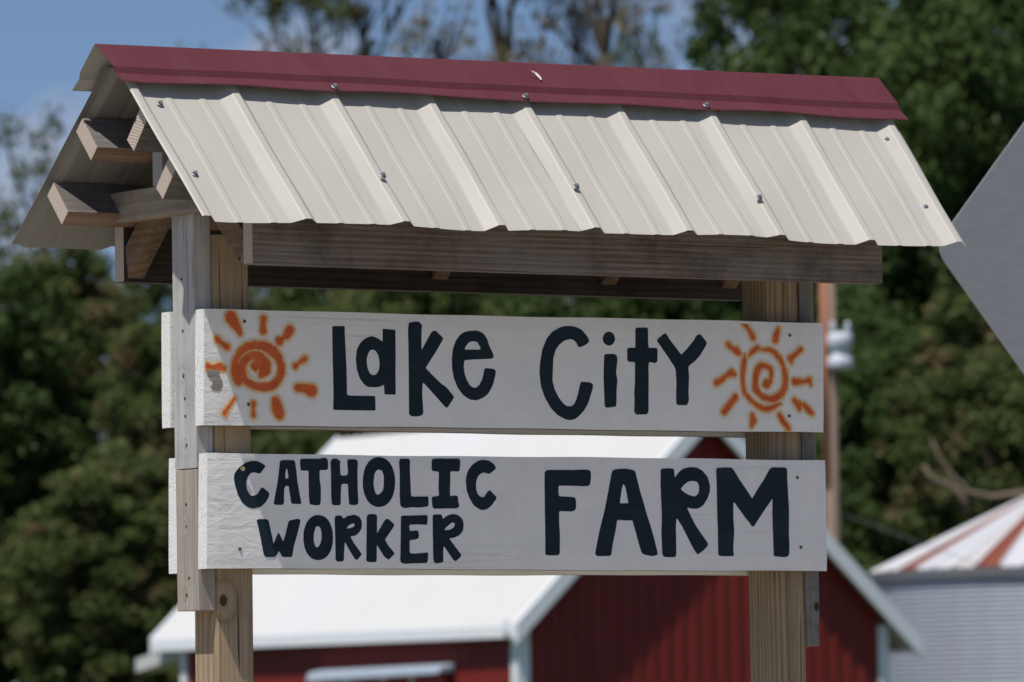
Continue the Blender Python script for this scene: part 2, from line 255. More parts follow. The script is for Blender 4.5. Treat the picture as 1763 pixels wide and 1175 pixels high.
def wood(name, dark, mid, light, axis='z', ring=26.0, off=(0, 0, 0), knots=(), grey=None, grey_amt=0.0, blotch=0.5, bump=0.5, rough=0.85, soft=0.45):
    """sawn lumber: growth rings stretched along the board, fine fibres, checks, knots"""
    t = NT(name)
    st = {'x': (0.055, 1, 1), 'y': (1, 0.055, 1), 'z': (1, 1, 0.055)}[axis]
    base = t.coord(loc=off)
    # knots bend the grain: push the coordinate away round each knot
    vec = t.coord(scale=st, loc=off)
    warp = t.noise(vec, 9, 3, 0.55)
    kd_dark = None
    ringv = None
    for (kx, ky, kz, kr) in knots:
        d = t.n('ShaderNodeVectorMath'); d.operation = 'DISTANCE'
        sc_ = t.n('ShaderNodeMapping'); tcn = t.n('ShaderNodeTexCoord')
        s2 = {'x': (0.75, 1, 1), 'y': (1, 0.75, 1), 'z': (1, 1, 0.75)}[axis]
        sc_.inputs['Scale'].default_value = s2
        t.l(tcn.outputs['Object'], sc_.inputs['Vector']); t.l(sc_.outputs['Vector'], d.inputs[0])
        d.inputs[1].default_value = (kx * s2[0], ky * s2[1], kz * s2[2])
        g = t.math('DIVIDE', d.outputs['Value'], kr)
        core = t.math('SMOOTH_MIN', t.math('SUBTRACT', 1.0, t.ramp(g, [(0.0, 0.0), (0.5, 0.0), (0.62, 1.0), (1, 1.0)])), 1.0, 0.05)
        bend = t.math('POWER', 2.718, t.math('MULTIPLY', t.math('MULTIPLY', g, g), -0.22))
        kd_dark = core if kd_dark is None else t.math('MAXIMUM', kd_dark, core)
        ringv = bend if ringv is None else t.math('MAXIMUM', ringv, bend)
    w = t.n('ShaderNodeTexWave'); w.wave_type = 'RINGS'; w.rings_direction = {'x': 'X', 'y': 'Y', 'z': 'Z'}[axis]
    w.inputs['Scale'].default_value = ring; w.inputs['Distortion'].default_value = 3.2
    w.inputs['Detail'].default_value = 2.5; w.inputs['Detail Scale'].default_value = 0.9
    t.l(vec, w.inputs['Vector'])
    if ringv is not None:
        ph = t.math('MULTIPLY', ringv, 9.0)
        t.l(ph, w.inputs['Phase Offset'])
    st2 = {'x': (0.012, 1, 1), 'y': (1, 0.012, 1), 'z': (1, 1, 0.012)}[axis]
    fine = t.noise(t.coord(scale=st2, loc=off), 420, 5, 0.65)
    blot = t.noise(t.coord(scale={'x': (.3, 1, 1), 'y': (1, .3, 1), 'z': (1, 1, .3)}[axis], loc=(3, 1, 2)), 12, 5, 0.6)
    col = t.ramp(w.outputs['Fac'], [(0.0, light), (0.5, mid), (0.85, mid), (1.0, tuple(a * .55 + b * .45 for a, b in zip(dark, mid)))])
    col = t.mix(soft, col, mid)
    col = t.mix(t.ramp(fine, [(0.35, 0.0), (0.8, 0.7)]), col, dark)
    if grey is not None:
        gm = t.math('MULTIPLY', t.ramp(blot, [(0.3, 0.0), (0.68, 1.0)]), grey_amt)
        gcol = t.mix(t.ramp(fine, [(0.3, 0.0), (0.7, 0.8)]), grey, tuple(c * 0.35 for c in grey))
        col = t.mix(gm, col, gcol)
    # stains
    st_ = t.noise(base, 7, 6, 0.7)
    col = t.mix(t.math('MULTIPLY', t.ramp(st_, [(0.45, 0.0), (0.75, 1.0)]), blotch), col, tuple(c * 0.4 for c in dark))
    if kd_dark is not None:
        col = t.mix(t.math('MULTIPLY', kd_dark, 0.9), col, (0.035, 0.02, 0.012))
    # hairline checks
    ck = t.noise(t.coord(scale=st2, loc=(1.3, 4.1, 2.2)), 150, 2, 0.5)
    ckm = t.ramp(ck, [(0.0, 1.0), (0.27, 1.0), (0.31, 0.0), (1, 0.0)])
    col = t.mix(t.math('MULTIPLY', ckm, 0.8), col, (0.02, 0.017, 0.014))
    h = t.math('SUBTRACT', t.math('ADD', t.math('MULTIPLY', fine, 0.8), t.math('MULTIPLY', w.outputs['Fac'], -0.35)), t.math('MULTIPLY', ckm, 1.2))
    nrm = t.bump(h, bump, 0.0015)
    return t.done(col, rough, nrm, spec=0.2)

def endgrain(name, light, dark, off=(0, 0), sc=160):
    t = NT(name)
    v = t.coord(scale=(0.05, 1, 1), loc=(0, off[0], off[1]))
    w = t.n('ShaderNodeTexWave'); w.wave_type = 'RINGS'; w.rings_direction = 'X'
    w.inputs['Scale'].default_value = sc / 3.2; w.inputs['Distortion'].default_value = 1.2
    w.inputs['Detail'].default_value = 2; w.inputs['Detail Scale'].default_value = 3
    t.l(v, w.inputs['Vector'])
    n = t.noise(t.coord(), 900, 3, 0.6)
    c = t.mix(w.outputs['Fac'], light, dark)
    c = t.mix(t.ramp(n, [(0.4, 0), (0.8, 0.6)]), c, tuple(q * 0.4 for q in dark))
    return t.done(c, 0.9, t.bump(n, 0.5, 0.001), spec=0.15)

def painted_white(name, base=(0.83, 0.82, 0.80), rough_end=False):
    """brushed white exterior paint over sawn lumber: long low ridges, hairline splits, faint grime"""
    t = NT(name)
    v = t.coord(scale=(0.10, 1, 1))
    long_n = t.noise(v, 70, 5, 0.6, 0.3)
    wr = t.noise(t.coord(scale=(0.5, 1, 1), loc=(2, 0, 5)), 38, 3, 0.55, 1.2)
    # wrinkled paint near the left end of the board (object x measured from the sign's middle)
    tc = t.n('ShaderNodeTexCoord'); sx = t.n('ShaderNodeSeparateXYZ'); t.l(tc.outputs['Object'], sx.inputs[0])
    near = t.ramp(t.math('ADD', sx.outputs['X'], 0.78), [(0.0, 1.0), (0.05, 0.9), (0.16, 0.5), (0.3, 0.15), (0.6, 0.0)])
    sp = t.noise(t.coord(scale=(0.01, 1, 1), loc=(7.7, 2, 1)), 34, 1, 0.4)
    split = t.ramp(t.math('ABSOLUTE', t.math('SUBTRACT', sp, 0.52)), [(0.0, 1.0), (0.0035, 0.7), (0.007, 0.0), (1, 0.0)])
    patchy = t.ramp(t.noise(t.coord(loc=(5, 3, 9)), 3.3, 2, 0.5), [(0.45, 0.0), (0.6, 1.0)])
    split = t.math('MULTIPLY', split, patchy)
    grime = t.noise(t.coord(loc=(4, 4, 4)), 9, 7, 0.75)
    speck = t.ramp(t.noise(t.coord(loc=(8, 4, 4)), 260, 2, 0.5), [(0.0, 1.0), (0.215, 1.0), (0.235, 0.0), (1, 0.0)])
    col = t.mix(t.ramp(grime, [(0.42, 0.0), (0.85, 0.5)]), base, tuple(c * 0.72 for c in base))
    col = t.mix(t.math('MULTIPLY', split, 0.16), col, (0.16, 0.14, 0.12))
    col = t.mix(t.math('MULTIPLY', speck, 0.5), col, (0.2, 0.16, 0.1))
    h = t.math('ADD', t.math('MULTIPLY', long_n, 0.35), t.math('MULTIPLY', t.math('MULTIPLY', wr, near), 0.9))
    h = t.math('SUBTRACT', h, t.math('MULTIPLY', split, 0.25))
    if rough_end:
        e = t.noise(t.coord(scale=(1, 1, .7)), 420, 3, 0.7)
        col = t.mix(t.ramp(e, [(0.0, 1.0), (0.40, 0.85), (0.50, 0.0), (1, 0)]), (0.84, 0.84, 0.83), (0.48, 0.47, 0.45))
        return t.done(col, 0.75, t.bump(e, 0.9, 0.003), spec=0.25)
    return t.done(col, 0.62, t.bump(h, 0.55, 0.0035), spec=0.3)

M = {}
M['paint'] = painted_white('white_board_paint')
M['paint_end'] = painted_white('white_end_grain_paint', rough_end=True)
M['post'] = wood('treated_pine_post', (0.13, 0.085, 0.05), (0.43, 0.305, 0.18), (0.54, 0.395, 0.24), 'z', 15, (0.72, 0.4, 0), knots=((-0.722, -0.0445, 1.893, 0.016),), grey=(0.33, 0.29, 0.235), grey_amt=0.5, blotch=0.15, soft=0.1)
M['post2'] = wood('treated_pine_post_dark_streak', (0.08, 0.055, 0.035), (0.37, 0.265, 0.155), (0.49, 0.365, 0.225), 'z', 34, (-0.72, 0.1, 0), grey=(0.25, 0.23, 0.19), grey_amt=0.5, blotch=0.2, soft=0.0)
M['cleat_grey'] = wood('weathered_grey_pine', (0.24, 0.23, 0.22), (0.52, 0.515, 0.50), (0.62, 0.61, 0.60), 'z', 12, (0.5, 0.3, 0), knots=((-.7805, .003, 2.352, .007), (-.7805, -.005, 2.21, .006)), grey=(0.52, 0.52, 0.525), grey_amt=0.8, blotch=0.3, bump=0.8)
M['cleat_tan'] = wood('weathered_tan_pine', (0.20, 0.165, 0.125), (0.44, 0.375, 0.305), (0.54, 0.47, 0.39), 'z', 12, (0.6, 0.2, 0), knots=((-.7795, .002, 2.045, .005), (-.7795, .004, 1.905, .007)), grey=(0.36, 0.35, 0.33), grey_amt=0.6, blotch=0.25, bump=0.8)
M['cleat_right'] = wood('weathered_grey_pine_with_knot', (0.08, 0.07, 0.06), (0.24, 0.22, 0.20), (0.33, 0.30, 0.275), 'z', 16, (-0.8, 0.2, 0), knots=((0.776, -0.0445, 1.876, 0.012),), grey=(0.27, 0.27, 0.26), grey_amt=0.8, bump=0.8)
M['beam'] = wood('weathered_dark_beam', (0.05, 0.033, 0.022), (0.19, 0.14, 0.105), (0.30, 0.235, 0.19), 'x', 26, (0, 0.3, 0.1), grey=(0.33, 0.30, 0.285), grey_amt=0.85, blotch=0.75, soft=0.2, bump=0.9)
M['purlin'] = wood('pine_purlin', (0.15, 0.07, 0.035), (0.33, 0.205, 0.135), (0.42, 0.29, 0.205), 'x', 18, (0, 0.2, 0.15), grey=(0.26, 0.22, 0.19), grey_amt=0.4, blotch=0.5)
M['purlin_grey'] = wood('weathered_shaded_purlin_side', (0.07, 0.06, 0.055), (0.19, 0.165, 0.15), (0.27, 0.24, 0.22), 'x', 18, (0, 0.2, 0.35), grey=(0.20, 0.19, 0.19), grey_amt=0.9, blotch=0.6)  # weathered side faces; their shade is also put into the dark grey
M['rafter'] = wood('pine_rafter', (0.09, 0.045, 0.02), (0.26, 0.16, 0.09), (0.36, 0.25, 0.15), 'y', 18, (0.1, 0.1, 0.05), grey=(0.20, 0.16, 0.12), grey_amt=0.6, blotch=0.8)
M['tie'] = wood('pine_tie', (0.16, 0.12, 0.085), (0.34, 0.27, 0.20), (0.44, 0.36, 0.28), 'y', 14, (0.1, 0.1, 0.05), knots=((-0.779, 0.165, 2.72, 0.014),), grey=(0.3, 0.28, 0.25), grey_amt=0.4)
M['end'] = endgrain('sawn_end_grain', (0.64, 0.56, 0.49), (0.40, 0.32, 0.265), (0.03, -2.6))
M['rawwood'] = wood('unpainted_board_edge', (0.10, 0.07, 0.045), (0.24, 0.18, 0.12), (0.33, 0.26, 0.17), 'x', 18, (0, 0.1, 0), grey=(0.2, 0.17, 0.12), grey_amt=0.5)

t = NT('dark_blue_lettering_paint')
n1 = t.noise(t.coord(scale=(0.3, 1, 1)), 60, 4, 0.6)
sp = t.noise(t.coord(scale=(0.01, 1, 1), loc=(7.7, 2, 1)), 34, 1, 0.4)
c = t.mix(t.ramp(n1, [(0.3, 0.0), (0.8, 1.0)]), (0.0105, 0.021, 0.031), (0.016, 0.029, 0.042))
n7 = t.noise(t.coord(scale=(.5, 1, 1), loc=(4, 2, 2)), 14, 4, .7)
c = t.mix(t.ramp(n7, [(0.5, 0.0), (0.75, 0.6)]), c, (0.024, 0.040, 0.055))
M['letter'] = t.done(c, 0.6, t.bump(n1, 0.4, 0.002), spec=0.12)

# airbrushed orange: colour and coverage come from the painted mesh itself
t = NT('airbrushed_orange_paint')
at = t.n('ShaderNodeAttribute'); at.attribute_name = 'spray'
sep = t.n('ShaderNodeSeparateColor'); t.l(at.outputs['Color'], sep.inputs['Color'])
core, halo = sep.outputs[0], sep.outputs[1]
mot = t.noise(t.coord(), 45, 4, 0.6)
oc = t.mix(t.ramp(mot, [(0.3, 0), (0.75, 1)]), (0.54, 0.078, 0.009), (0.72, 0.14, 0.016))
oc = t.mix(core, (0.86, 0.45, 0.11), oc)
t.l(oc, t.b.inputs['Base Color']); t.b.inputs['Roughness'].default_value = 0.55
tr = t.n('ShaderNodeBsdfTransparent'); mx = t.n('ShaderNodeMixShader')
t.l(halo, mx.inputs[0]); t.l(tr.outputs[0], mx.inputs[1]); t.l(t.b.outputs[0], mx.inputs[2]); t.l(mx.outputs[0], t.out.inputs['Surface'])
M['orange'] = t.m

def sheet_metal(name, base, rough=0.38, dirt=0.12, tint=(0.25, 0.2, 0.14)):
    t = NT(name)
    n = t.noise(t.coord(scale=(1, 0.3, 0.3)), 16, 6, 0.7)
    g = t.noise(t.coord(loc=(3, 3, 3)), 220, 2, 0.5)
    c = t.mix(t.math('MULTIPLY', t.ramp(n, [(0.4, 0), (0.85, 1)]), dirt), base, tint)
    sk = t.noise(t.coord(scale=(1, .04, .04), loc=(2, 0, 0)), 55, 4, 0.65)
    c = t.mix(t.math('MULTIPLY', t.ramp(sk, [(0.5, 0), (0.8, 1)]), dirt * 0.55), c, tint)
    c = t.mix(t.math('MULTIPLY', t.ramp(g, [(0.66, 0), (0.74, 1)]), 0.15), c, tint)
    n2 = t.noise(t.coord(loc=(1, 3, 3)), 4.5, 2, 0.5)
    r = t.math('ADD', rough, t.math('MULTIPLY', n, 0.15))
    return t.done(c, r, t.bump(n2, 0.25, 0.01), spec=0.28)
M['panel'] = sheet_metal('stone_coloured_sheet_metal', (0.432, 0.414, 0.374), 0.42, 0.15)
M['underside'] = sheet_metal('shade_darkened_primer_underside', (0.25, 0.237, 0.21), 0.6)  # primer side of the sheets, darkened to stand for shade under the roof
M['beam_shade'] = wood('shade_darkened_beam', (0.025, 0.018, 0.013), (0.075, 0.058, 0.045), (0.12, 0.095, 0.075), 'x', 20, (0, 0.1, 0.3), grey=(0.10, 0.09, 0.08), grey_amt=0.6, blotch=0.7, bump=0.9)  # back beam: under-roof shade is painted in as a darker wood colour
M['cap'] = sheet_metal('burgundy_sheet_metal', (0.100, 0.021, 0.030), 0.5, 0.12, (0.22, 0.12, 0.12))
t = NT('galvanised_screw'); n = t.noise(t.coord(), 300, 3)
M['screw'] = t.done(t.mix(n, (0.16, 0.17, 0.20), (0.30, 0.31, 0.35)), 0.5, metal=0.6)
t = NT('rusty_deck_screw'); n = t.noise(t.coord(), 400, 3)
M['deckscrew'] = t.done(t.mix(n, (0.05, 0.035, 0.02), (0.18, 0.14, 0.08)), 0.6, metal=0.3)
t = NT('tan_deck_screw'); n = t.noise(t.coord(), 400, 3)
M['tanscrew'] = t.done(t.mix(n, (0.34, 0.26, 0.15), (0.5, 0.4, 0.26)), 0.5, metal=0.3)
t = NT('bare_peeled_wood'); n = t.noise(t.coord(scale=(0.2, 1, 1)), 160, 5, 0.7)
M['peel'] = t.done(t.mix(n, (0.16, 0.13, 0.11), (0.42, 0.37, 0.33)), 0.9, t.bump(n, 0.8, 0.003))
t = NT('bird_dropping'); n = t.noise(t.coord(), 200, 3)
M['dropping'] = t.done(t.mix(n, (0.75, 0.72, 0.7), (0.5, 0.42, 0.4)), 0.8)
t = NT('dark_hole'); n = t.noise(t.coord(), 200, 3)
M['hole'] = t.done(t.mix(n, (0.012, 0.01, 0.008), (0.03, 0.025, 0.02)), 0.95)

# ------------------------------------------------------------------ ground
def ground():
    t = NT('mown_grass')
    a = t.noise(t.coord(), 0.35, 6, 0.65); b = t.noise(t.coord(), 9, 6, 0.7)
    c = t.mix(a, (0.055, 0.085, 0.022), (0.12, 0.12, 0.045))
    c = t.mix(t.ramp(b, [(0.35, 0), (0.75, 0.8)]), c, (0.03, 0.05, 0.012))
    m = t.done(c, 0.95, t.bump(b, 1.0, 0.06), spec=0.1)
    mb = MB(); N = 24; S = 2500.0
    xs = [S * math.copysign(abs(q) ** 2.4, q) for q in np.linspace(-1, 1, N + 1)]
    pts = [(x, y, 0.0) for y in xs for x in xs]
    fs = [(j * (N + 1) + i, j * (N + 1) + i + 1, (j + 1) * (N + 1) + i + 1, (j + 1) * (N + 1) + i) for j in range(N) for i in range(N)]
    mb.poly(pts, fs)
    tag(mb.build('ground', m), kind='structure')
    t = NT('gravel'); a = t.noise(t.coord(), 60, 5, 0.8); b = t.noise(t.coord(), 1.2, 4, 0.6)
    c = t.mix(a, (0.38, 0.34, 0.28), (0.66, 0.59, 0.48)); c = t.mix(t.math('MULTIPLY', b, .6), c, (0.54, 0.48, 0.39))
    m = t.done(c, 0.95, t.bump(a, 1.0, 0.02), spec=0.15)
    # unseen pale gravel yard added to bounce light up at the sign; wavering edge
    mb = MB(); n = 72
    L = [(8.0, 0.0, 0.006)]
    for k in range(n):
        a = 6.28318 * k / n
        r = 42 + 3.5 * math.sin(3 * a + 1) + 1.6 * math.sin(11 * a) + .8 * math.sin(23 * a + 2)
        L.append((2.0 + r * math.cos(a), -6.0 + r * math.sin(a), 0.006))
    mb.poly(L, [(0, 1 + k, 1 + (k + 1) % n) for k in range(n)])
    tag(mb.build('bounce_gravel_yard', m), kind='structure')
ground()

# ------------------------------------------------------------------ the roofed sign
O = Vector((0.78, 0.0825, 0.0))
sign = empty('roofed_sign', O, 'wooden farm sign with white hand-lettered boards on two posts under a beige metal roof', 'sign')
def W(x, y, z): return (x, y, z + Z0)

def post(x0, mat):
    mb = MB(O)
    n = 30; zt = 0.389; r = 0.004
    sec = [(x0 + r, .038), (x0 + .089 - r, .038), (x0 + .089, .038 + r), (x0 + .089, .127 - r), (x0 + .089 - r, .127), (x0 + r, .127), (x0, .127 - r), (x0, .038 + r)]
    rnd = random.Random(int(x0 * 99)); ring = []
    for k in range(n + 1):
        z = -Z0 - 0.3 + (zt + Z0 + 0.3) * k / n
        dx = 0.0018 * math.sin(k * .31 + x0); dy = .0006 * math.sin(k * .4)
        ring += [W(px + dx, py + max(dy, 0), z) for px, py in sec]
    fs = [(k * 8 + i, k * 8 + (i + 1) % 8, (k + 1) * 8 + (i + 1) % 8, (k + 1) * 8 + i) for k in range(n) for i in range(8)]
    fs += [tuple(range(8))[::-1], tuple(n * 8 + i for i in range(8))]
    mb.poly(ring, fs)
    return mb.build('post', mat, sign)
post(0.0404, M['post']); post(1.4355, M['post2'])

def lumber(name, p, mats, mi, label=None, bevel=0.0016):
    mb = MB(O); mb.hexa(p, mats=mi)
    return mb.build(name, mats, sign, bevel=bevel, label=label)
def boxp(x0, x1, y0, y1, z0, z1): 
    return [W(*q) for q in ((x0, y0, z0), (x1, y0, z0), (x1, y1, z0), (x0, y1, z0), (x0, y0, z1), (x1, y0, z1), (x1, y1, z1), (x0, y1, z1))]
ZE = [1, 1, 0, 0, 0, 0]      # bottom/top faces are end grain
XE = [0, 0, 0, 1, 0, 1]      # x ends are end grain
lumber('side_board', boxp(-.0005, .0388, .038, .125, -.088, .432), [M['cleat_grey'], M['end']], ZE, 'grey weathered upper board nailed to the side of the left post')
lumber('side_board', boxp(.0005, .0398, .0385, .124, -.377, -.0895), [M['cleat_tan'], M['end']], ZE, 'tan weathered lower board nailed to the side of the left post')
lumber('side_board', boxp(1.5255, 1.564, .039, .126, -.459, .40), [M['cleat_right'], M['end']], ZE, 'long grey board with a knot nailed to the side of the right post')
def nail(x, y, z, r, mat, axis='x', parent=sign, name='nail'):
    mb = MB(O)
    d = Vector((-1, 0, 0)) if axis == 'x' else Vector((0, -1, 0))
    p = Vector(W(x, y, z))
    mb.tube([p + d * 0.0002, p + d * 0.0012, p + d * 0.0016], [r, r, r * .6], 10)
    return mb.build(name, mat, parent, smooth=False)
for (y, z) in ((.085, .194), (.081, .056), (.083, -.16), (.075, -.31), (.088, .30), (.08, .02)):
    nail(-.0004 if z > -.09 else .0006, y, z, .0028, M['hole'])

# white boards: front pair carries the lettering, back pair is seen end on
def board(zc, front=True, quad=None, nx=52, nz=8, seed=1, x0=0.0, label=None):
    rnd = random.Random(seed); mb = MB(O)
    y0, y1 = (0.0, .0375) if front else (.1275, .165)
    (ax, az), (bx, bz), (cx, cz), (dx, dz) = quad
    def P(u, v, y):
        xb = dx + (cx - dx) * u; zb = dz + (cz - dz) * u
        xt = ax + (bx - ax) * u; zt = az + (bz - az) * u
        wv = 0.0007 * math.sin(u * 9 + seed) + 0.0005 * math.sin(u * 31 + seed)
        return W(xb + (xt - xb) * v, y, zb + (zt - zb) * v + (wv if v > .98 else (-wv * .8 if v < .02 else 0)))
    G = [[[None] * (nz + 1) for _ in range(nx + 1)] for _ in range(2)]
    vs = []
    for s_, y in enumerate((y0, y1)):
        for i in range(nx + 1):
            for k in range(nz + 1):
                G[s_][i][k] = len(vs)
                yy = y
                if k in (0, nz): yy += 0.0012 if s_ == 0 else -0.0012
                if i in (0, nx): yy += 0.0015 if s_ == 0 else -0.0015
                vs.append(P(i / nx, k / nz, yy))
    fa, fb, fe, fu = [], [], [], []
    for i in range(nx):
        for k in range(nz):
            fa.append((G[0][i][k], G[0][i + 1][k], G[0][i + 1][k + 1], G[0][i][k + 1]))
            fb.append((G[1][i][k], G[1][i][k + 1], G[1][i + 1][k + 1], G[1][i + 1][k]))
        fu.append((G[0][i][0], G[1][i][0], G[1][i + 1][0], G[0][i + 1][0]))
        fa.append((G[0][i][nz], G[0][i + 1][nz], G[1][i + 1][nz], G[1][i][nz]))
    for k in range(nz):
        fe.append((G[0][0][k], G[0][0][k + 1], G[1][0][k + 1], G[1][0][k]))
        fe.append((G[0][nx][k], G[1][nx][k], G[1][nx][k + 1], G[0][nx][k + 1]))
    b = len(mb.v)
    mb.v += [tuple(Vector(p) - O) for p in vs]
    for fs, m in ((fa, 0), (fb, 0 if front else 0), (fe, 1), (fu, 2)):
        for f in fs: mb.f.append(f); mb.m.append(m)
    return mb.build('sign_board', [M['paint'], M['paint_end'], M['rawwood']], sign, label=label)
Q1 = [(-.0003, .2331), (1.5608, .2389), (1.5565, .002), (-.0041, -.0017)]
Q2 = [(.0032, -.0594), (1.5596, -.0583), (1.5584, -.2982), (-.002, -.2924)]
b_top = board(0, True, Q1, seed=1, label='upper white board lettered Lake City between two orange suns')
b_low = board(0, True, Q2, seed=2, label='lower white board lettered Catholic Worker Farm')
board(0, False, [(-.005, .236), (1.56, .241), (1.556, -.004), (-.007, -.001)], seed=3, label='white board on the back of the posts behind the upper lettered board')
board(0, False, [(.008, -.062), (1.558, -.058), (1.556, -.304), (.004, -.300)], seed=4, label='white board on the back of the posts behind the lower lettered board')

# painted letters: thin coats of paint standing a hair proud of the boards
def rounded(pts, r):
    out = []; n = len(pts)
    for i in range(n):
        a, b, c = Vector(pts[i - 1]), Vector(pts[i]), Vector(pts[(i + 1) % n])
        la, lc = (a - b).length, (c - b).length
        ra, rc = min(r, la * .3), min(r, lc * .3)
        p = b + (a - b) * (ra / la); q = b + (c - b) * (rc / lc)
        out += [p, (p + q) * .25 + b * .5, q]
    return out
def letter(outlines, parent, idx):
    cu = bpy.data.curves.new('tmp', 'CURVE'); cu.dimensions = '2D'; cu.fill_mode = 'FRONT'
    rnd = random.Random(idx)
    for o in outlines:
        pts = [(o[i] * 1e-4 , o[i + 1] * 1e-4) for i in range(0, len(o), 2)]
        pts = rounded(pts, .0032)
        sp = cu.splines.new('POLY'); sp.points.add(len(pts) - 1)
        for p_, q in zip(sp.points, pts):
            p_.co = (q[0] + rnd.uniform(-1, 1) * 2.5e-4, q[1] + rnd.uniform(-1, 1) * 2.5e-4, 0, 1)
        sp.use_cyclic_u = True
    tmp = bpy.data.objects.new('tmp', cu); COL.objects.link(tmp)
    dg = bpy.context.evaluated_depsgraph_get()
    src = tmp.evaluated_get(dg).to_mesh()
    vs = [tuple(Vector(W(v.co.x, -.0005, v.co.y)) - O) for v in src.vertices]
    fs = [tuple(p.vertices) for p in src.polygons]
    tmp.evaluated_get(dg).to_mesh_clear()
    bpy.data.objects.remove(tmp); bpy.data.curves.remove(cu)
    me = bpy.data.meshes.new('letter'); me.from_pydata(vs, [], fs); me.materials.append(M['letter'])
    bm = bmesh.new(); bm.from_mesh(me)
    bmesh.ops.recalc_face_normals(bm, faces=bm.faces)
    ext = bmesh.ops.extrude_face_region(bm, geom=list(bm.faces))
    for v in ext['geom']:
        if isinstance(v, bmesh.types.BMVert): v.co.y += .0009
    bmesh.ops.recalc_face_normals(bm, faces=bm.faces)
    bm.to_mesh(me); bm.free()
    return link_mesh('letter', me, parent)
for i, L in enumerate(LETTERS_TOP): letter(L, b_top, i)
for i, L in enumerate(LETTERS_LOW): letter(L, b_low, 50 + i)

def painted_sun(adds, subs, parent, seed, label):
    def field(X, Z, chains):
        D = np.full(X.shape, 9.0)
        for ch in chains:
            if len(ch) == 1: ch = ch * 2
            for (ax, az, ar), (bx, bz, br) in zip(ch[:-1], ch[1:]):
                vx, vz = bx - ax, bz - az; L2 = vx * vx + vz * vz + 1e-12
                tt = np.clip(((X - ax) * vx + (Z - az) * vz) / L2, 0, 1)
                d = np.hypot(X - ax - vx * tt, Z - az - vz * tt) - (ar + (br - ar) * tt)
                D = np.minimum(D, d)
        return D
    allp = [p for ch in adds for p in ch]
    x0 = min(p[0] - p[2] for p in allp) - .01; x1 = max(p[0] + p[2] for p in allp) + .01
    z0 = min(p[1] - p[2] for p in allp) - .01; z1 = min(max(p[1] + p[2] for p in allp) + .01, .2335)
    x0 = max(x0, 0.0008); z0 = max(z0, 0.001)
    step = .00125
    xs = np.arange(x0, x1, step); zs = np.arange(z0, z1, step)
    X, Z = np.meshgrid(xs, zs)
    rnd = np.random.RandomState(seed)
    # ragged edges of the paint
    def vn(s, sd):
        r = np.random.RandomState(sd).rand(64, 64); gx = X / s; gz = Z / s
        i = np.floor(gx).astype(int); k = np.floor(gz).astype(int); fx = gx - i; fz = gz - k
        g = lambda a, b: r[b % 64, a % 64]
        return (g(i, k) * (1 - fx) + g(i + 1, k) * fx) * (1 - fz) + (g(i, k + 1) * (1 - fx) + g(i + 1, k + 1) * fx) * fz
    jit = (vn(.006, seed) - .5) * .0022 + (vn(.0022, seed + 1) - .5) * .0014
    D = field(X, Z, adds)
    if subs: D = np.maximum(D, -field(X, Z, subs))
    Dj = D + jit
    core = np.clip(.35 - Dj / .0022, 0, 1)
    halo = np.where(D < 0, 1.0, np.exp(-(np.maximum(D, 0) / .0042) ** 1.25) * .85)
    halo = np.maximum(halo, core)
    nx, nz = len(xs), len(zs)
    idx = np.arange(nx * nz).reshape(nz, nx)
    a = idx[:-1, :-1].ravel(); b = idx[:-1, 1:].ravel(); c = idx[1:, 1:].ravel(); d = idx[1:, :-1].ravel()
    keep = np.maximum.reduce([halo.ravel()[q] for q in (a, b, c, d)]) > .02
    F = np.stack([a, b, c, d], 1)[keep]
    used = np.unique(F); re = -np.ones(nx * nz, int); re[used] = np.arange(len(used))
    V = np.stack([X.ravel() - O.x, np.full(nx * nz, -.0004 - O.y), Z.ravel() + Z0 - O.z], 1)[used]
    me = bpy.data.meshes.new('painted_sun')
    me.from_pydata(V.tolist(), [], re[F].tolist())
    at = me.color_attributes.new('spray', 'FLOAT_COLOR', 'POINT')
    colr = np.stack([core.ravel()[used], halo.ravel()[used], np.zeros(len(used)), np.ones(len(used))], 1)
    at.data.foreach_set('color', colr.ravel())
    me.materials.append(M['orange'])
    return link_mesh('painted_sun', me, parent, label=label)
painted_sun(SUNS[0][0], SUNS[0][1], b_top, 3, 'orange painted spiral sun with fat rays at the left end')
painted_sun(SUNS[1][0], SUNS[1][1], b_top, 8, 'orange painted spiral sun with thin rays at the right end')
# flaked paint at the left end
mb = MB(O); PP = rounded(PEEL, .004)
cx = sum(p[0] for p in PP) / len(PP); cz = sum(p[1] for p in PP) / len(PP)
PP = [(p[0], -.0006, p[1]) for p in PP]
mb.poly([W(*p) for p in PP] + [W(cx, -.0008, cz)], [(i, (i + 1) % len(PP), len(PP)) for i in range(len(PP))])
mb.build('flaked_patch', M['peel'], b_top)
for (x, z, par, mat) in ((.0944, .2104, b_top, 'deckscrew'), (.1012, .0411, b_top, 'deckscrew'), (1.4698, .2105, b_top, 'deckscrew'), (1.464, .036, b_top, 'deckscrew'),
                    (.0756, -.2535, b_low, 'deckscrew'), (1.4824, -.0966, b_low, 'deckscrew'), (1.4881, -.2469, b_low, 'deckscrew')):
    nail(x, -.0002, z, .0036, M[mat], 'y', par, 'screw')
mb = MB(O); p = Vector(W(.0817, 0, -.0905))
mb.tube([p + Vector((0, .004, 0)), p + Vector((0, -.004, 0)), p + Vector((-.0002, -.0075, 0))], [.0022, .0024, .005], 12)
mb.build('screw', M['tanscrew'], b_low)

# beams under the eaves
lumber('eave_beam', boxp(.0, 1.579, -.192, -.154, .312, .452), [M['beam'], M['end']], XE, 'front eave beam')
lumber('eave_beam', boxp(-.001, 1.583, .319, .357, .310, .450), [M['beam_shade'], M['end']], XE, 'back eave beam')

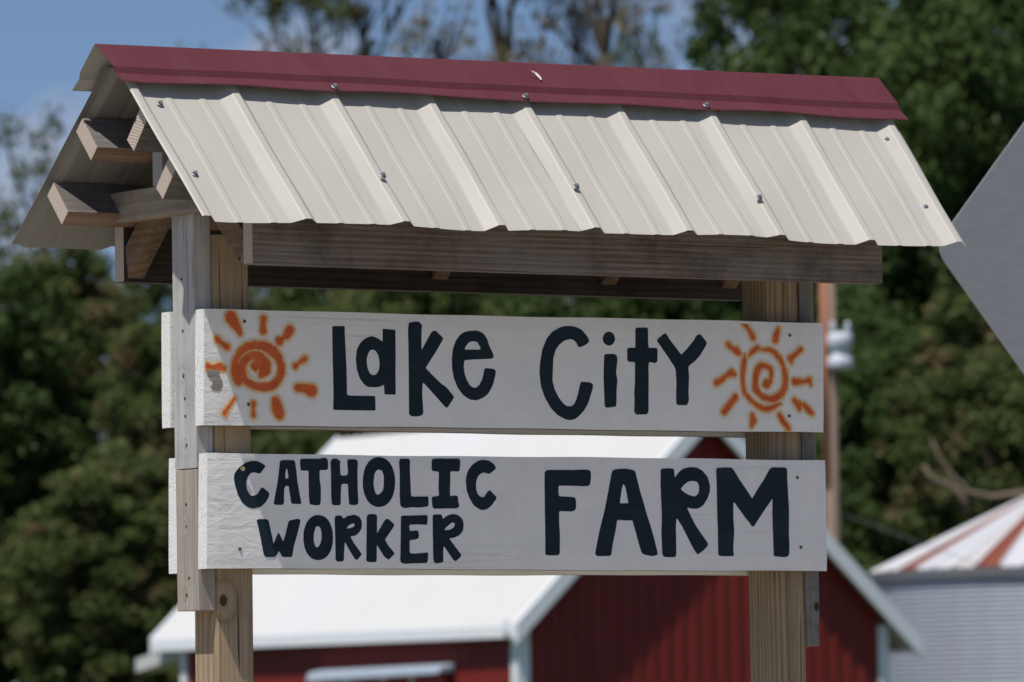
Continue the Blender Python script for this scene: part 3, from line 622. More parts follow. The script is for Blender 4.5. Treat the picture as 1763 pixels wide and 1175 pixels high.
# roof geometry: pan plane z = .748 - .92|y-.0825|
YC = .0825; SL = .92
th = math.atan(SL); cs, sn = math.cos(th), math.sin(th)
def purlin(side, ytop, x0, x1, label):
    # on edge, 38 mm along the slope and 89 mm square to it; ytop = distance of the top face's middle from the ridge line
    mb = MB(O)
    def P(x, a, d):      # a along slope downwards, d depth below the pan plane
        yy = ytop + a * cs - d * sn; zz = .742 - SL * ytop - a * sn - d * cs
        return W(x, YC + side * yy, zz - .0008)
    a0, a1 = -.019, .019
    p = [P(x0, a0, .089), P(x1, a0, .089), P(x1, a1, .089), P(x0, a1, .089), P(x0, a0, 0), P(x1, a0, 0), P(x1, a1, 0), P(x0, a1, 0)]
    mb.hexa(p, mats=[0, 2, 2, 1, 2, 1])
    return mb.build('purlin', [M['purlin'], M['end'], M['purlin_grey']], sign, bevel=.0012, label=label)
purlin(1, .130, -.165, 1.70, 'upper purlin of the back slope')
purlin(-1, .124, -.158, 1.705, 'upper purlin of the front slope')
purlin(1, .262, -.160, 1.70, 'lower purlin of the back slope')
purlin(-1, .240, -.160, 1.705, 'lower purlin of the front slope')
def rafter(side, x0):
    vb = .225 if x0 < .1 else .208
    mb = MB(O)
    def P(x, y, v): return W(x, YC + side * y, .748 - SL * y - v)
    y0, y1 = .0005, .2355
    p = [P(x0, y0, vb), P(x0 + .0375, y0, vb), P(x0 + .0375, y1 - .012, vb), P(x0, y1 - .012, vb), P(x0, y0, .150), P(x0 + .0375, y0, .150), P(x0 + .0375, y1, .150), P(x0, y1, .150)]
    mb.hexa(p, mats=[0, 0, 0, 0, 1, 0])
    return mb.build('rafter', [M['rafter'], M['end']], sign, bevel=.001)
for x in (.0006, .752, 1.19, 1.512):
    rafter(1, x); rafter(-1, x)
lumber('tie_board', boxp(-.0380, -.0010, -.10, .325, .4300, .492), [M['tie'], M['end']], [0, 0, 1, 0, 1, 0])
lumber('tie_board', boxp(1.526, 1.563, -.17, .335, .4025, .466), [M['tie'], M['end']], [0, 0, 1, 0, 1, 0])
lumber('king_post', boxp(-.0375, -.0015, .098, .136, .4925, .63), [M['cleat_grey'], M['end']], ZE)

# corrugated roof panels
RIB = -.180; RP = .2337
XO = RIB + 4 * RP      # overlap rib
def rib_profile(xa, xb):
    pts = []
    k0 = 0
    while k0 <= 8:
        c = RIB + RP * k0
        for dx, h in ((-.0400, 0), (-.0360, .0009), (-.0125, .0103), (-.0100, .0121), (-.0075, .0128), (.0045, .0128), (.0070, .0119), (.0090, .0100), (.0195, .0009), (.0225, 0)): pts.append((c + dx, h))
        if k0 < 8:
            for j in (1, 2):
                m_ = c + RP * j / 3
                for dx, h in ((-.0100, 0), (-.0045, .0015), (.0045, .0015), (.0100, 0)): pts.append((m_ + dx, h))
        k0 += 1
    pts = [p for p in pts if xa <= p[0] <= xb]
    return pts
def panel(side, xa, xb, lift, seed, label):
    prof = rib_profile(xa, xb)
    # add in-between points on wide flats
    pf = [prof[0]]
    for q in prof[1:]:
        if q[0] - pf[-1][0] > .03:
            pf.append(((q[0] + pf[-1][0]) / 2, (q[1] + pf[-1][1]) / 2))
        pf.append(q)
    n = 18; V = []; rnd = random.Random(seed)
    ph = [rnd.uniform(0, 6.28) for _ in range(4)]
    for lay in (0, 1):
        for j in range(n + 1):
            tt = j / n
            y = .028 + (.393 - .028) * tt
            for (x, h) in pf:
                fr = (x + .18) / 1.88
                xx = x + (1 - tt) * (.018 + .05 * fr) + (.016 if side > 0 else 0)
                k = (x - RIB) / RP; loc_ = k - round(k)      # pans sag a little between ribs
                wav = (tt ** 2.2) * (.0035 * math.sin(3.7 * x / .5 + ph[0]) + .0028 * math.sin(13 * x + ph[1])) + .0012 * math.sin(9 * tt + 21 * x + ph[2])
                # the sheet's outer edges curl down
                if lift and x < XO - .022: h = h + .0050 * tt * tt * (XO - .022 - x) / .018
                hh = h + lift + wav * (1 if h < .01 else .5) - (.0006 if lay else 0)
                yy = y + (.003 * math.sin(5 * x + ph[3]) if j == n else 0)
                V.append(W(xx, YC + side * (yy + hh * sn), .748 - SL * yy + hh * cs))
    m = len(pf); F = []
    L1 = (n + 1) * m
    for j in range(n):
        for i in range(m - 1):
            a = j * m + i
            F.append((a, a + 1, a + m + 1, a + m)); F.append((L1 + a, L1 + a + m, L1 + a + m + 1, L1 + a + 1))
    for i in range(m - 1):
        F.append((i, L1 + i, L1 + i + 1, i + 1)); e = n * m + i; F.append((e, e + 1, L1 + e + 1, L1 + e))
    for j in range(n):
        a = j * m; F.append((a, a + m, L1 + a + m, L1 + a)); a = j * m + m - 1; F.append((a, L1 + a, L1 + a + m, a + m))
    mb = MB(O); mb.poly(V, F)
    ni = (m - 1) * n * 2
    mb.m = [1 if (k < ni and k % 2) else 0 for k in range(len(F))]
    o = mb.build('roof_panel', [M['panel'], M['underside']], sign, smooth=True, label=label)
    me = o.data
    bm = bmesh.new(); bm.from_mesh(me)
    for e in bm.edges:
        if len(e.link_faces) == 2 and e.calc_face_angle(0) > math.radians(6): e.smooth = False
    bm.to_mesh(me); bm.free()
    return o
pf_l = panel(-1, RIB - .0275, XO + .0245, 0.0, 1, 'left front roof sheet')
pf_r = panel(-1, XO - .0410, RIB + 8 * RP + .0285, .0012, 2, 'right front roof sheet')
panel(1, RIB - .0275, XO + .0245, 0.0, 3, 'left back roof sheet')
panel(1, XO - .0410, RIB + 8 * RP + .0285, .0012, 4, 'right back roof sheet')

def hexscrew_mesh():
    mb = MB()
    mb.lathe((0, 0, 0), [(.0, 0.0), (.0075, 0.0), (.0075, .0012), (.0062, .0022)], 14)
    mb.lathe((0, 0, 0), [(.0062, .0022), (.0048, .0026), (.0048, .0065), (.0038, .0078), (0, .0078)], 6)
    return mb.mesh('roof_screw', M['screw'])
SM = hexscrew_mesh()
nrm = Vector((0, -sn, cs))
def roof_screw(x, y, z, parent, off=.0):
    o = link_mesh('screw', SM, parent, Vector(W(x, y, z)) - O + nrm * off)
    o.rotation_mode = 'QUATERNION'; o.rotation_quaternion = nrm.to_track_quat('Z', 'Y')
    return o
for (x, y, z, par) in ((-.1184, -.0328, .6419, pf_l), (-.1411, -.2038, .4846, pf_l), (1.7118, -.0386, .6366, pf_r), (1.6793, -.2148, .4745, pf_r)): roof_screw(x, y, z, par, .0012)
for (x, y, z, par) in ((.2929, -.2208, .496, pf_l), (.762, -.2287, .4887, pf_r), (1.222, -.238, .4802, pf_r)): roof_screw(x, y, z, par, .0003)

# burgundy ridge cap, bent twice on each side
def ridge_cap():
    half = [(0.0, .7895), (.004, .787), (.067, .7275), (.0722, .7125), (.1005, .6920), (.1018, .6895)]
    prof = [(-y, z) for y, z in half[::-1]] + half[1:]
    n = 40; V = []
    for lay in (0, 1):
        for i in range(n + 1):
            x = -.200 + 1.985 * i / n
            for (y, z) in prof:
                w = .0012 * math.sin(x * 7 + y * 10) + .0008 * math.sin(x * 19)
                if abs(y) > .09: w += .0018 * math.sin(x * 13.4 + 1.0)
                xx = x + (.004 * (abs(y) / .1) if i in (0, n) else 0)
                V.append(W(xx, YC + y, z - .016 * (1 - i / n) * (1 - abs(y) / .1) + w * (abs(y) / .1) - (.0007 if lay else 0)))
    m = len(prof); L1 = (n + 1) * m; F = []; FM = []
    for i in range(n):
        for k in range(m - 1):
            a = i * m + k
            F.append((a, a + 1, a + m + 1, a + m)); FM.append(0)
            F.append((L1 + a, L1 + a + m, L1 + a + m + 1, L1 + a + 1)); FM.append(1)
    for k in range(m - 1):
        F.append((k, L1 + k, L1 + k + 1, k + 1)); FM.append(0)
        a = n * m + k; F.append((a, a + 1, L1 + a + 1, L1 + a)); FM.append(0)
    for i in range(n):
        for k in (0, m - 1):
            a = i * m + k; F.append((a, a + m, L1 + a + m, L1 + a)); FM.append(0)
    mb = MB(O)
    mb.v = [tuple(Vector(p) - O) for p in V]; mb.f = F; mb.m = FM
    return mb.build('ridge_cap', [M['cap'], M['panel']], sign)
cap = ridge_cap()
for (x, y, z) in ((.312, -.0125, .6975), (.785, -.0125, .6975), (1.2505, -.0125, .6975)): roof_screw(x, y, z, cap, .0004)
# bird dropping on the cap
mb = MB(O)
for (cx_, sc_, n_) in ((0.851, 1.0, 11), (.838, .35, 7)):
    rr = random.Random(4); pts = []
    for k in range(n_):
        a = 6.283 * k / n_; r1 = (.0035 + .0025 * rr.random()) * sc_; r2 = (.009 + .006 * rr.random()) * sc_
        u, v = r1 * math.cos(a) + .5 * r2 * math.sin(a) * -.4, r2 * math.sin(a)
        q = Vector(W(cx_ + u, YC - .045, .7475 + (.008 if sc_ < 1 else 0))) + Vector((0, -.67, -.745)) * (-v) + Vector((0, -.745, .67)) * .0028
        pts.append(tuple(q))
    mb.poly(pts, [tuple(range(n_))])
mb.build('bird_dropping', M['dropping'], cap)

# ------------------------------------------------------------------ red barn
CX = Vector((R_.x, R_.y, 0)).normalized(); CF = Vector((F_.x, F_.y, 0)).normalized()
ALPHA = math.radians(34)
gdir = CX * math.cos(ALPHA) + CF * math.sin(ALPHA)        # along the gable, to the right
ldir = -CX * math.sin(ALPHA) + CF * math.cos(ALPHA)       # along the long wall, away
BO = Vector((38.774, 56.9215, 0)) + Vector((.832, -.554, 0)) * 0.0
barn = empty('barn', BO, 'red metal-sided barn with a white metal roof behind the sign', 'barn')
EH = 3.07        # eave height
BW, BL, RISE = 5.93, 8.4, 2.70
def B(g, l, z): return BO + gdir * g + ldir * l + Vector((0, 0, z))
t = NT('red_barn_siding'); n = t.noise(t.coord(scale=(1, 1, .2)), 2.5, 5, 0.6)
M['red'] = t.done(t.mix(n, (0.16, 0.015, 0.012), (0.215, 0.024, 0.019)), 0.5, spec=0.3)
t = NT('white_metal_roofing'); n = t.noise(t.coord(), 1.2, 5, 0.6)
M['white'] = t.done(t.mix(n, (0.575, 0.57, 0.56), (0.52, 0.52, 0.515)), 0.45, spec=0.3)
t = NT('white_metal_roofing_newer'); n = t.noise(t.coord(), 1.2, 5, 0.6)
M['white2'] = t.done(t.mix(n, (0.555, 0.56, 0.575), (0.535, 0.54, 0.56)), 0.45, spec=0.3)
t = NT('white_trim'); n = t.noise(t.coord(), 3, 5, 0.6)
M['trim'] = t.done(t.mix(n, (0.84, 0.87, 0.90), (0.74, 0.78, 0.82)), 0.5)
t = NT('bright_red_door'); n = t.noise(t.coord(), 3, 5, 0.6)
M['reddoor'] = t.done(t.mix(n, (0.42, 0.03, 0.022), (0.34, 0.022, 0.02)), 0.5)

def ribbed_wall(P0, dirv, length, top_fn, outward, step=.23, seg=6):
    """vertical-ribbed steel siding, each rib a real fold"""
    pts = []; x = 0
    while x < length - .001:
        for dx, h in ((0, 0), (.012, .022), (.045, .022), (.057, 0), (.135, 0), (.14, .005), (.155, .005), (.16, 0)):
            if x + dx <= length: pts.append((x + dx, h))
        x += step
    pts.append((length, 0))
    mb = MB(BO); V = []
    for (a, h) in pts:
        q = P0 + dirv * a + outward * h
        V.append((q.x, q.y, 0.05)); V.append((q.x, q.y, top_fn(a)))
    mb.poly(V, [(2 * i, 2 * i + 2, 2 * i + 3, 2 * i + 1) for i in range(len(pts) - 1)])
    return mb
gable_top = lambda a: EH - .03 + (RISE * (1 - abs(a - BW / 2) / (BW / 2)))
ribbed_wall(B(0, 0, 0), gdir, BW, gable_top, -ldir).build('gable_wall', M['red'], barn)
ribbed_wall(B(0, BL, 0), gdir, BW, gable_top, ldir).build('gable_wall', M['red'], barn)
ribbed_wall(B(0, 0, 0), ldir, BL, lambda a: EH - .02, -gdir).build('side_wall', M['red'], barn)
ribbed_wall(B(BW, 0, 0), ldir, BL, lambda a: EH - .02, gdir).build('side_wall', M['red'], barn)
OG, OGF, OEL, OER = .22, .55, .17, .42           # gable and eave overhangs
pitch = RISE / (BW / 2)
def barn_roof(side):
    a = BW / 2; OE = OEL if side < 0 else OER
    def P(d, l, h): # d distance from ridge
        return B(a + side * d, l, EH + RISE - pitch * d + .10 + h)
    # ribbed sheets laid side by side up the slope
    n = 9; w = (BL + OG + OGF) / n
    for k in range(n):
        l0 = -OG + w * k; mb = MB(BO); pr = []
        for j in range(4):
            c0 = l0 + w * j / 4
            for dx, h in ((0, .02), (.02, .02), (.035, 0), (w / 4 - .016, 0)): pr.append((c0 + dx, h))
        pr.append((l0 + w, .02))
        V = []
        for (l, h) in pr:
            V += [P(.0, l, h), P(a + OE, l, h)]
        mb.poly(V, [(2 * i, 2 * i + 2, 2 * i + 3, 2 * i + 1) for i in range(len(pr) - 1)])
        if side < 0 and k == 5: mb.build('roof_panel', M['white2'], barn)
        else: mb.build('roof_panel', M['white'], barn)
    # deck under the sheets so that the roof has thickness
    mb = MB(BO)
    mb.hexa([P(.002, -OG + .03, -.09), P(a + OE - .02, -OG + .03, -.09), P(a + OE - .02, BL + OGF - .03, -.09), P(.002, BL + OGF - .03, -.09),
             P(.002, -OG + .03, -.006), P(a + OE - .02, -OG + .03, -.006), P(a + OE - .02, BL + OGF - .03, -.006), P(.002, BL + OGF - .03, -.006)])
    mb.build('roof_deck', M['trim'], barn)
    # rake trim on both gables, fascia along the eave
    for l0, l1 in ((-OG - .03, -OG + .028), (BL + OGF - .028, BL + OGF + .03)):
        mb = MB(BO)
        mb.hexa([P(0, l0, -.24), P(a + OE + .02, l0, -.24), P(a + OE + .02, l1, -.24), P(0, l1, -.24), P(0, l0, .035), P(a + OE + .02, l0, .035), P(a + OE + .02, l1, .035), P(0, l1, .035)])
        mb.build('rake_trim', M['trim'], barn)
    mb = MB(BO)
    q = a + OE
    mb.hexa([P(q - .018, -OG + .03, -.155), P(q + .022, -OG + .03, -.155 + .0), P(q + .022, BL + OGF - .03, -.155), P(q - .018, BL + OGF - .03, -.155),
             P(q - .018, -OG + .03, -.008), P(q + .022, -OG + .03, .008), P(q + .022, BL + OGF - .03, .008), P(q - .018, BL + OGF - .03, -.008)])
    mb.build('eave_trim', M['trim'], barn)
barn_roof(-1); barn_roof(1)
def upright(g, l, w=.2, d=.04, z1=None, name='corner_trim', mat='trim'):
    mb = MB(BO)
    c = B(g, l, 0); z1 = z1 or EH - .1
    mb.hexa([c - gdir * w / 2 - ldir * d + Vector((0, 0, .03)), c + gdir * w / 2 - ldir * d + Vector((0, 0, .03)), c + gdir * w / 2 + ldir * w / 2 + Vector((0, 0, .03)), c - gdir * w / 2 + ldir * w / 2 + Vector((0, 0, .03)),
             c - gdir * w / 2 - ldir * d + Vector((0, 0, z1)), c + gdir * w / 2 - ldir * d + Vector((0, 0, z1)), c + gdir * w / 2 + ldir * w / 2 + Vector((0, 0, z1)), c - gdir * w / 2 + ldir * w / 2 + Vector((0, 0, z1))])
    return mb.build(name, M[mat], barn)
upright(.045, .0); upright(BW - .05, .0, .17); upright(.06, BL - .09); upright(BW - .06, BL - .09)
# gutter elbow at the near corner
mb = MB(BO)
c = B(-.20, -.02, EH - .06)
mb.tube([c + Vector((0, 0, .05)), c + Vector((0, 0, -.08)) , c + gdir * .08 + Vector((0, 0, -.16)), c + gdir * .16 + Vector((0, 0, -.2))], .055, 10)
mb.build('downspout_elbow', M['trim'], barn)
# sliding door with its white track cover on the long wall
def wallbox(l0, l1, z0, z1, out0, out1, name, mat, bev=0.0):
    mb = MB(BO)
    mb.hexa([B(-out1, l0, z0), B(-out0, l0, z0), B(-out0, l1, z0), B(-out1, l1, z0), B(-out1, l0, z1), B(-out0, l0, z1), B(-out0, l1, z1), B(-out1, l1, z1)])
    return mb.build(name, M[mat], barn, bevel=bev)
TH = 2.40
mb = MB(BO)
mb.hexa([B(-.30, 1.45, TH), B(-.03, 1.45, TH + .02), B(-.03, 4.72, TH - .03), B(-.30, 4.72, TH - .06), B(-.26, 1.45, TH + .10), B(-.03, 1.45, TH + .14), B(-.03, 4.72, TH + .11), B(-.26, 4.72, TH + .07)])
t = NT('blue_grey_galvanised_cover'); n = t.noise(t.coord(), 4, 5, .6)
M['cover'] = t.done(t.mix(n, (0.30, 0.36, 0.44), (0.36, 0.42, 0.50)), .5)
mb.build('door_track_cover', M['cover'], barn, bevel=.03)
dr = wallbox(1.6, 4.6, .06, TH - .02, .04, .10, 'sliding_door', 'reddoor')
for l in (2.3, 3.0, 3.9): 
    q = wallbox(l, l + .07, TH - .12, TH + .06, .105, .14, 'door_hanger', 'trim')
    q.parent = dr
# low lean-to on the far gable
mb = MB(BO)
def LQ(g, l, z): return B(g, l, z)
mb.hexa([LQ(.0, BL + .10, 2.74), LQ(.0, BL + 1.30, 2.56), LQ(2.6, BL + 1.30, 2.56), LQ(2.6, BL + .10, 2.74), LQ(.0, BL + .10, 2.93), LQ(.0, BL + 1.30, 2.75), LQ(2.6, BL + 1.30, 2.75), LQ(2.6, BL + .10, 2.93)])
mb.build('lean_to_roof', M['white'], barn)
def lbox(g0, g1, l0, l1, z0, z1, name, mat):
    mb = MB(BO)
    mb.hexa([B(g0, l0, z0), B(g1, l0, z0), B(g1, l1, z0), B(g0, l1, z0), B(g0, l0, z1), B(g1, l0, z1), B(g1, l1, z1), B(g0, l1, z1)])
    return mb.build(name, M[mat], barn)
lbox(.5, .55, BL + .22, BL + .36, .05, 2.45, 'lean_to_door', 'reddoor')
lbox(.45, .60, BL + .36, BL + .55, .05, 2.63, 'lean_to_post', 'trim')
lbox(.45, .60, BL + .02, BL + .22, .05, 2.68, 'lean_to_post', 'trim')

# ------------------------------------------------------------------ grain bin
BC = Vector((51.4975, 61.604, 0))
gbin = empty('grain_bin', BC, 'round corrugated steel grain bin with a rust-streaked cone roof right of the barn', 'grain bin')
BR = 2.72; WH = 1.5825 + Z0
def galv(name, base, dirt, wear=0.4, rot=0.0):
    t = NT(name)
    tc_ = t.coord(scale=(1, 1, .15)); n = t.noise(tc_, 3, 6, .7); n2 = t.noise(t.coord(), 1.1, 4, .6)
    c = t.mix(t.math('MULTIPLY', t.ramp(n, [(.4, 0), (.8, 1)]), wear), base, dirt)
    c = t.mix(t.math('MULTIPLY', n2, .3), c, tuple(q * .75 for q in base))
    return t.done(c, .45, metal=.15, spec=.4)
M['galv'] = galv('galvanised_bin_wall', (0.49, 0.53, 0.61), (0.38, 0.38, 0.40), .4)
M['galvroof'] = galv('bin_roof_steel', (0.60, 0.615, 0.65), (0.44, 0.34, 0.29), .35)
M['rustroof'] = galv('rusted_bin_roof_steel', (0.22, 0.055, 0.030), (0.34, 0.18, 0.12), .3)
M['stainroof'] = galv('rust_stained_bin_roof_steel', (0.57, 0.565, 0.58), (0.42, 0.26, 0.18), .5)
M['bineave'] = galv('bin_eave_steel', (0.15, 0.165, 0.19), (0.22, 0.2, 0.2), .5)
prof = []; nw = 12; wl = .068
for k in range(nw * 8 + 1):
    prof.append((BR + .019 * math.cos(2 * math.pi * k / 8), wl * k / 8))
mbr = MB(); mbr.lathe((0, 0, 0), prof, 72)
ring = mbr.mesh('wall_ring', M['galv'], smooth=True)
z = WH - nw * wl; i = 0
while z > -nw * wl + .02:
    link_mesh('wall_ring', ring, gbin, (0, 0, z)); z -= nw * wl * 1.0005 + .0006; i += 1
# direction from the bin to the camera, to set the rust stripes
toc = math.atan2(CAMP.y - BC.y, CAMP.x - BC.x)
NS = 48; slope = math.tan(math.radians(25.5)); RR = BR + .09
metal_roof = {}
def roof_sheet(mat):
    if mat in metal_roof: return metal_roof[mat]
    mb = MB(); a = 2 * math.pi / NS
    prs = [(0, .035), (.05, .035), (.09, 0), (.5, .0), (.91, 0), (.95, .035), (1.0, .035)]
    V = []
    for (u, h) in prs:
        for r in (.35, RR * .5, RR):
            V.append((r * math.cos(a * u), r * math.sin(a * u), (RR - r) * slope + h * (r / RR)))
    mb.poly(V, [(3 * i + j, 3 * i + j + 1, 3 * i + 3 + j + 1, 3 * i + 3 + j) for i in range(len(prs) - 1) for j in range(2)])
    metal_roof[mat] = mb.mesh('roof_sheet', M[mat]); return metal_roof[mat]
for k in range(NS):
    ang = toc + 2 * math.pi * k / NS - math.pi / NS
    # camera sees the left part of the cone: angles measured clockwise from the camera
    kk = k if k <= NS / 2 else k - NS
    rust = kk in (-3, -7, 5, 9, -13, 14, 19); stain = kk in (-4, -8, -11, 4, 8, -1, 12)
    o = link_mesh('roof_sheet', roof_sheet('rustroof' if rust else ('stainroof' if stain else 'galvroof')), gbin, (0, 0, WH + .02), label='rusty roof sheet' if rust else None)
    o.rotation_euler.z = ang
mb = MB(BC); mb.lathe(BC + Vector((0, 0, WH)), [(BR - .02, -.14), (RR - .01, -.10), (RR - .01, .03), (BR - .02, .03)], 72); mb.build('eave_ring', M['bineave'], gbin)
mb = MB(BC); mb.lathe(BC + Vector((0, 0, WH + (RR - .35) * slope)), [(.40, -.02), (.40, .16), (.46, .17), (.1, .32), (0, .33)], 24); mb.build('roof_vent', M['galvroof'], gbin)
mb = MB(BC)
ld = Vector((math.cos(toc + 1.9), math.sin(toc + 1.9), 0)); lt = Vector((-ld.y, ld.x, 0))
for s_ in (-.2, .2): mb.tube([BC + ld * (BR + .12) + lt * s_ + Vector((0, 0, .2)), BC + ld * (BR + .12) + lt * s_ + Vector((0, 0, WH))], .018, 6)
for k in range(12): mb.tube([BC + ld * (BR + .12) - lt * .2 + Vector((0, 0, .4 + .28 * k)), BC + ld * (BR + .12) + lt * .2 + Vector((0, 0, .4 + .28 * k))], .014, 6)
mb.build('ladder', M['galv'], gbin)

# ------------------------------------------------------------------ utility pole with its transformer
def W2(D, px, py):
    """a point given by its range from the camera and two slopes of the line of sight (map bearings)"""
    d = F_ + R_ * px + U_ * py
    return CAMP + d * D
PB = Vector((44.0747 + .02, 57.2482, 0))
pole = empty('utility_pole', PB, 'brown wooden utility pole carrying a small transformer right of the sign', 'utility pole')
t = NT('creosoted_pole_wood'); n = t.noise(t.coord(scale=(1, 1, .05)), 14, 5, .7)
M['pole'] = t.done(t.mix(n, (0.19, 0.135, 0.105), (0.28, 0.21, 0.175)), .85, spec=.2)
mb = MB(PB); mb.tube([PB + Vector((0, 0, -.5)), PB + Vector((0, 0, 3)), PB + Vector((0, 0, 8.3))], [.11, .10, .09], 14); mb.build('pole', M['pole'], pole, smooth=True)
t = NT('rusty_conduit'); n = t.noise(t.coord(), 8, 4, .7)
M['rust'] = t.done(t.mix(n, (0.36, 0.145, 0.075), (0.27, 0.12, 0.075)), .7)
mb = MB(PB); q = PB - CX * .065 - CF * .08
mb.tube([q + Vector((0, 0, 4.9)), q + Vector((0, 0, 8.0))], .055, 8); mb.build('conduit', M['rust'], pole, smooth=True)
t = NT('transformer_steel'); n = t.noise(t.coord(), 6, 4, .6)
M['tank'] = t.done(t.mix(n, (0.62, 0.66, 0.72), (0.50, 0.54, 0.62)), .4, spec=.5)
tq = PB + CX * .135 - CF * .16 + Vector((0, 0, 6.42))
mb = MB(PB)
mb.lathe(tq, [(0, 0), (.15, 0), (.17, .03), (.17, .13), (.125, .17), (.125, .25), (.17, .29), (.17, .43), (.15, .46), (0, .49)], 20)
tank = mb.build('transformer', M['tank'], pole, smooth=True)
for s_ in (-.09, .11):
    mb = MB(PB); mb.lathe(tq + CX * s_ + Vector((0, 0, .46)), [(.03, 0), (.05, .02), (.03, .05), (.05, .07), (.03, .10), (.045, .12), (.02, .16), (0, .17)], 10); mb.build('bushing', M['tank'], tank, smooth=True)
mb = MB(PB)
a = PB + Vector((0, 0, 1.9 + .0)); 
wa = Vector((44.181, 57.2818, 2.2694 + Z0)); wb = Vector((45.2285, 56.616, 1.8201 + Z0))
wdir = (wb - wa)
pts = [wa + wdir * (k / 4) * 1.0 + Vector((0, 0, -.06 * math.sin(min(k, 12) / 12 * math.pi))) for k in range(0, 15)]
mb.tube(pts, .006, 5); mb.build('wire', M['bineave'], pole)

# ------------------------------------------------------------------ diamond road sign seen from behind
GC = Vector((3.8412, 1.9381, .59 + Z0))
t = NT('brushed_aluminium_sheet')
n = t.noise(t.coord(scale=(1, 1, 1), rot=(0, math.radians(52), 0)), 3, 2)
n2 = t.noise(t.coord(scale=(.08, 1, 1), rot=(0, math.radians(-28), 0)), 90, 4, .6)
M['alu'] = t.done(t.mix(n2, (0.30, 0.305, 0.32), (0.40, 0.40, 0.415)), .55, spec=.3, metal=.2)
t = NT('yellow_sign_face'); n = t.noise(t.coord(), 5)
M['yellow'] = t.done(t.mix(n, (0.75, 0.45, 0.02), (0.7, 0.42, 0.02)), .5)
road = empty('road_sign', (GC.x, GC.y, 0), 'bare grey back of a diamond-shaped road sign at the right edge', 'road sign')
beta = math.radians(41)
tdir = (CX * math.cos(beta) + CF * math.sin(beta)).normalized()    # along the plate, right end farther away
ndir = (CX * math.sin(beta) - CF * math.cos(beta)).normalized()    # out of the back, towards the camera
hd = .539; rad = .048; GO = Vector((GC.x, GC.y, 0))
pts2 = []
for k in range(4):
    a0 = math.pi / 2 * k
    c_ = Vector((math.cos(a0), math.sin(a0))) * (hd - rad * math.sqrt(2))
    for j in range(7):
        aa = a0 - math.pi / 4 + math.pi / 2 * j / 6
        pts2.append((c_.x + rad * math.cos(aa), c_.y + rad * math.sin(aa)))
mb = MB(GO); n_ = len(pts2)
V = [GC + tdir * x + Vector((0, 0, y)) for x, y in pts2] + [GC + tdir * x + Vector((0, 0, y)) - ndir * .0025 for x, y in pts2]
mb.v = [tuple(p - GO) for p in V]; mb.f = [tuple(range(n_)), tuple(range(2 * n_ - 1, n_ - 1, -1))]; mb.m = [0, 1]
for k in range(n_): mb.f.append((k, (k + 1) % n_, n_ + (k + 1) % n_, n_ + k)); mb.m.append(0)
plate = mb.build('sign_plate', [M['alu'], M['yellow']], road)
mb = MB(GO)
for s_, w_ in ((-1, .0), (1, .0)):
    pass
pc = GC + ndir * .026; pc.z = 0
mb.obox(pc + Vector((0, 0, 1.55)), tdir * .04, ndir * .005, Vector((0, 0, 1.75)))
mb.obox(pc + tdir * .038 - ndir * .012 + Vector((0, 0, 1.55)), tdir * .003, ndir * .013, Vector((0, 0, 1.75)))
mb.obox(pc - tdir * .038 - ndir * .012 + Vector((0, 0, 1.55)), tdir * .003, ndir * .013, Vector((0, 0, 1.75)))
mb.build('sign_post', M['galv'], road)

# ------------------------------------------------------------------ trees
def leaf_mat(name, c1, c2, c3, accent=None, acc_amt=0.0):
    t = NT(name)
    oi = t.n('ShaderNodeObjectInfo')
    big = t.noise(t.coord(), .55, 3, .6); mid = t.noise(t.coord(), 2.6, 3, .6)
    at_ = t.n('ShaderNodeAttribute'); at_.attribute_name = 'tone'
    c = t.mix(t.ramp(big, [(.35, 0), (.65, 1)]), c1, c2)
    c = t.mix(t.math('MULTIPLY', t.ramp(mid, [(.45, 0), (.7, 1)]), .7), c, c3)
    if accent: c = t.mix(t.math('MULTIPLY', t.ramp(t.noise(t.coord(loc=(9, 2, 4)), .9, 3, .6), [(.52, 0), (.68, 1)]), acc_amt), c, accent)
    v = t.math('ADD', .72, t.math('MULTIPLY', at_.outputs['Fac'], .55))
    hs = t.n('ShaderNodeHueSaturation'); t.l(c, hs.inputs['Color']); t.l(v, hs.inputs['Value'])
    hs.inputs['Saturation'].default_value = 1.0
    df = t.n('ShaderNodeBsdfDiffuse'); tl = t.n('ShaderNodeBsdfTranslucent'); gl = t.n('ShaderNodeBsdfGlossy')
    gl.inputs['Roughness'].default_value = .45; gl.inputs['Color'].default_value = (.8, .85, .9, 1)
    t.l(hs.outputs[0], df.inputs[0]); t.l(hs.outputs[0], tl.inputs[0])
    m1 = t.n('ShaderNodeMixShader'); m1.inputs[0].default_value = .28; t.l(df.outputs[0], m1.inputs[1]); t.l(tl.outputs[0], m1.inputs[2])
    m2 = t.n('ShaderNodeMixShader'); m2.inputs[0].default_value = .006; t.l(m1.outputs[0], m2.inputs[1]); t.l(gl.outputs[0], m2.inputs[2])
    t.l(m2.outputs[0], t.out.inputs['Surface'])
    return t.m
M['leaf_green'] = leaf_mat('leaves_deep_green', (0.040, 0.072, 0.020), (0.068, 0.108, 0.032), (0.105, 0.145, 0.045))
M['leaf_olive'] = leaf_mat('leaves_olive', (0.060, 0.092, 0.026), (0.092, 0.125, 0.040), (0.135, 0.155, 0.055), (0.22, 0.13, 0.08), .7)
M['leaf_brown'] = leaf_mat('leaves_turning', (0.12, 0.13, 0.055), (0.30, 0.18, 0.11), (0.20, 0.20, 0.10), (0.38, 0.20, 0.12), .8)
t = NT('bark'); n = t.noise(t.coord(scale=(1, 1, .25)), 10, 5, .7)
M['bark'] = t.done(t.mix(n, (0.035, 0.028, 0.022), (0.10, 0.085, 0.07)), .95, t.bump(n, .8, .03), spec=.1)

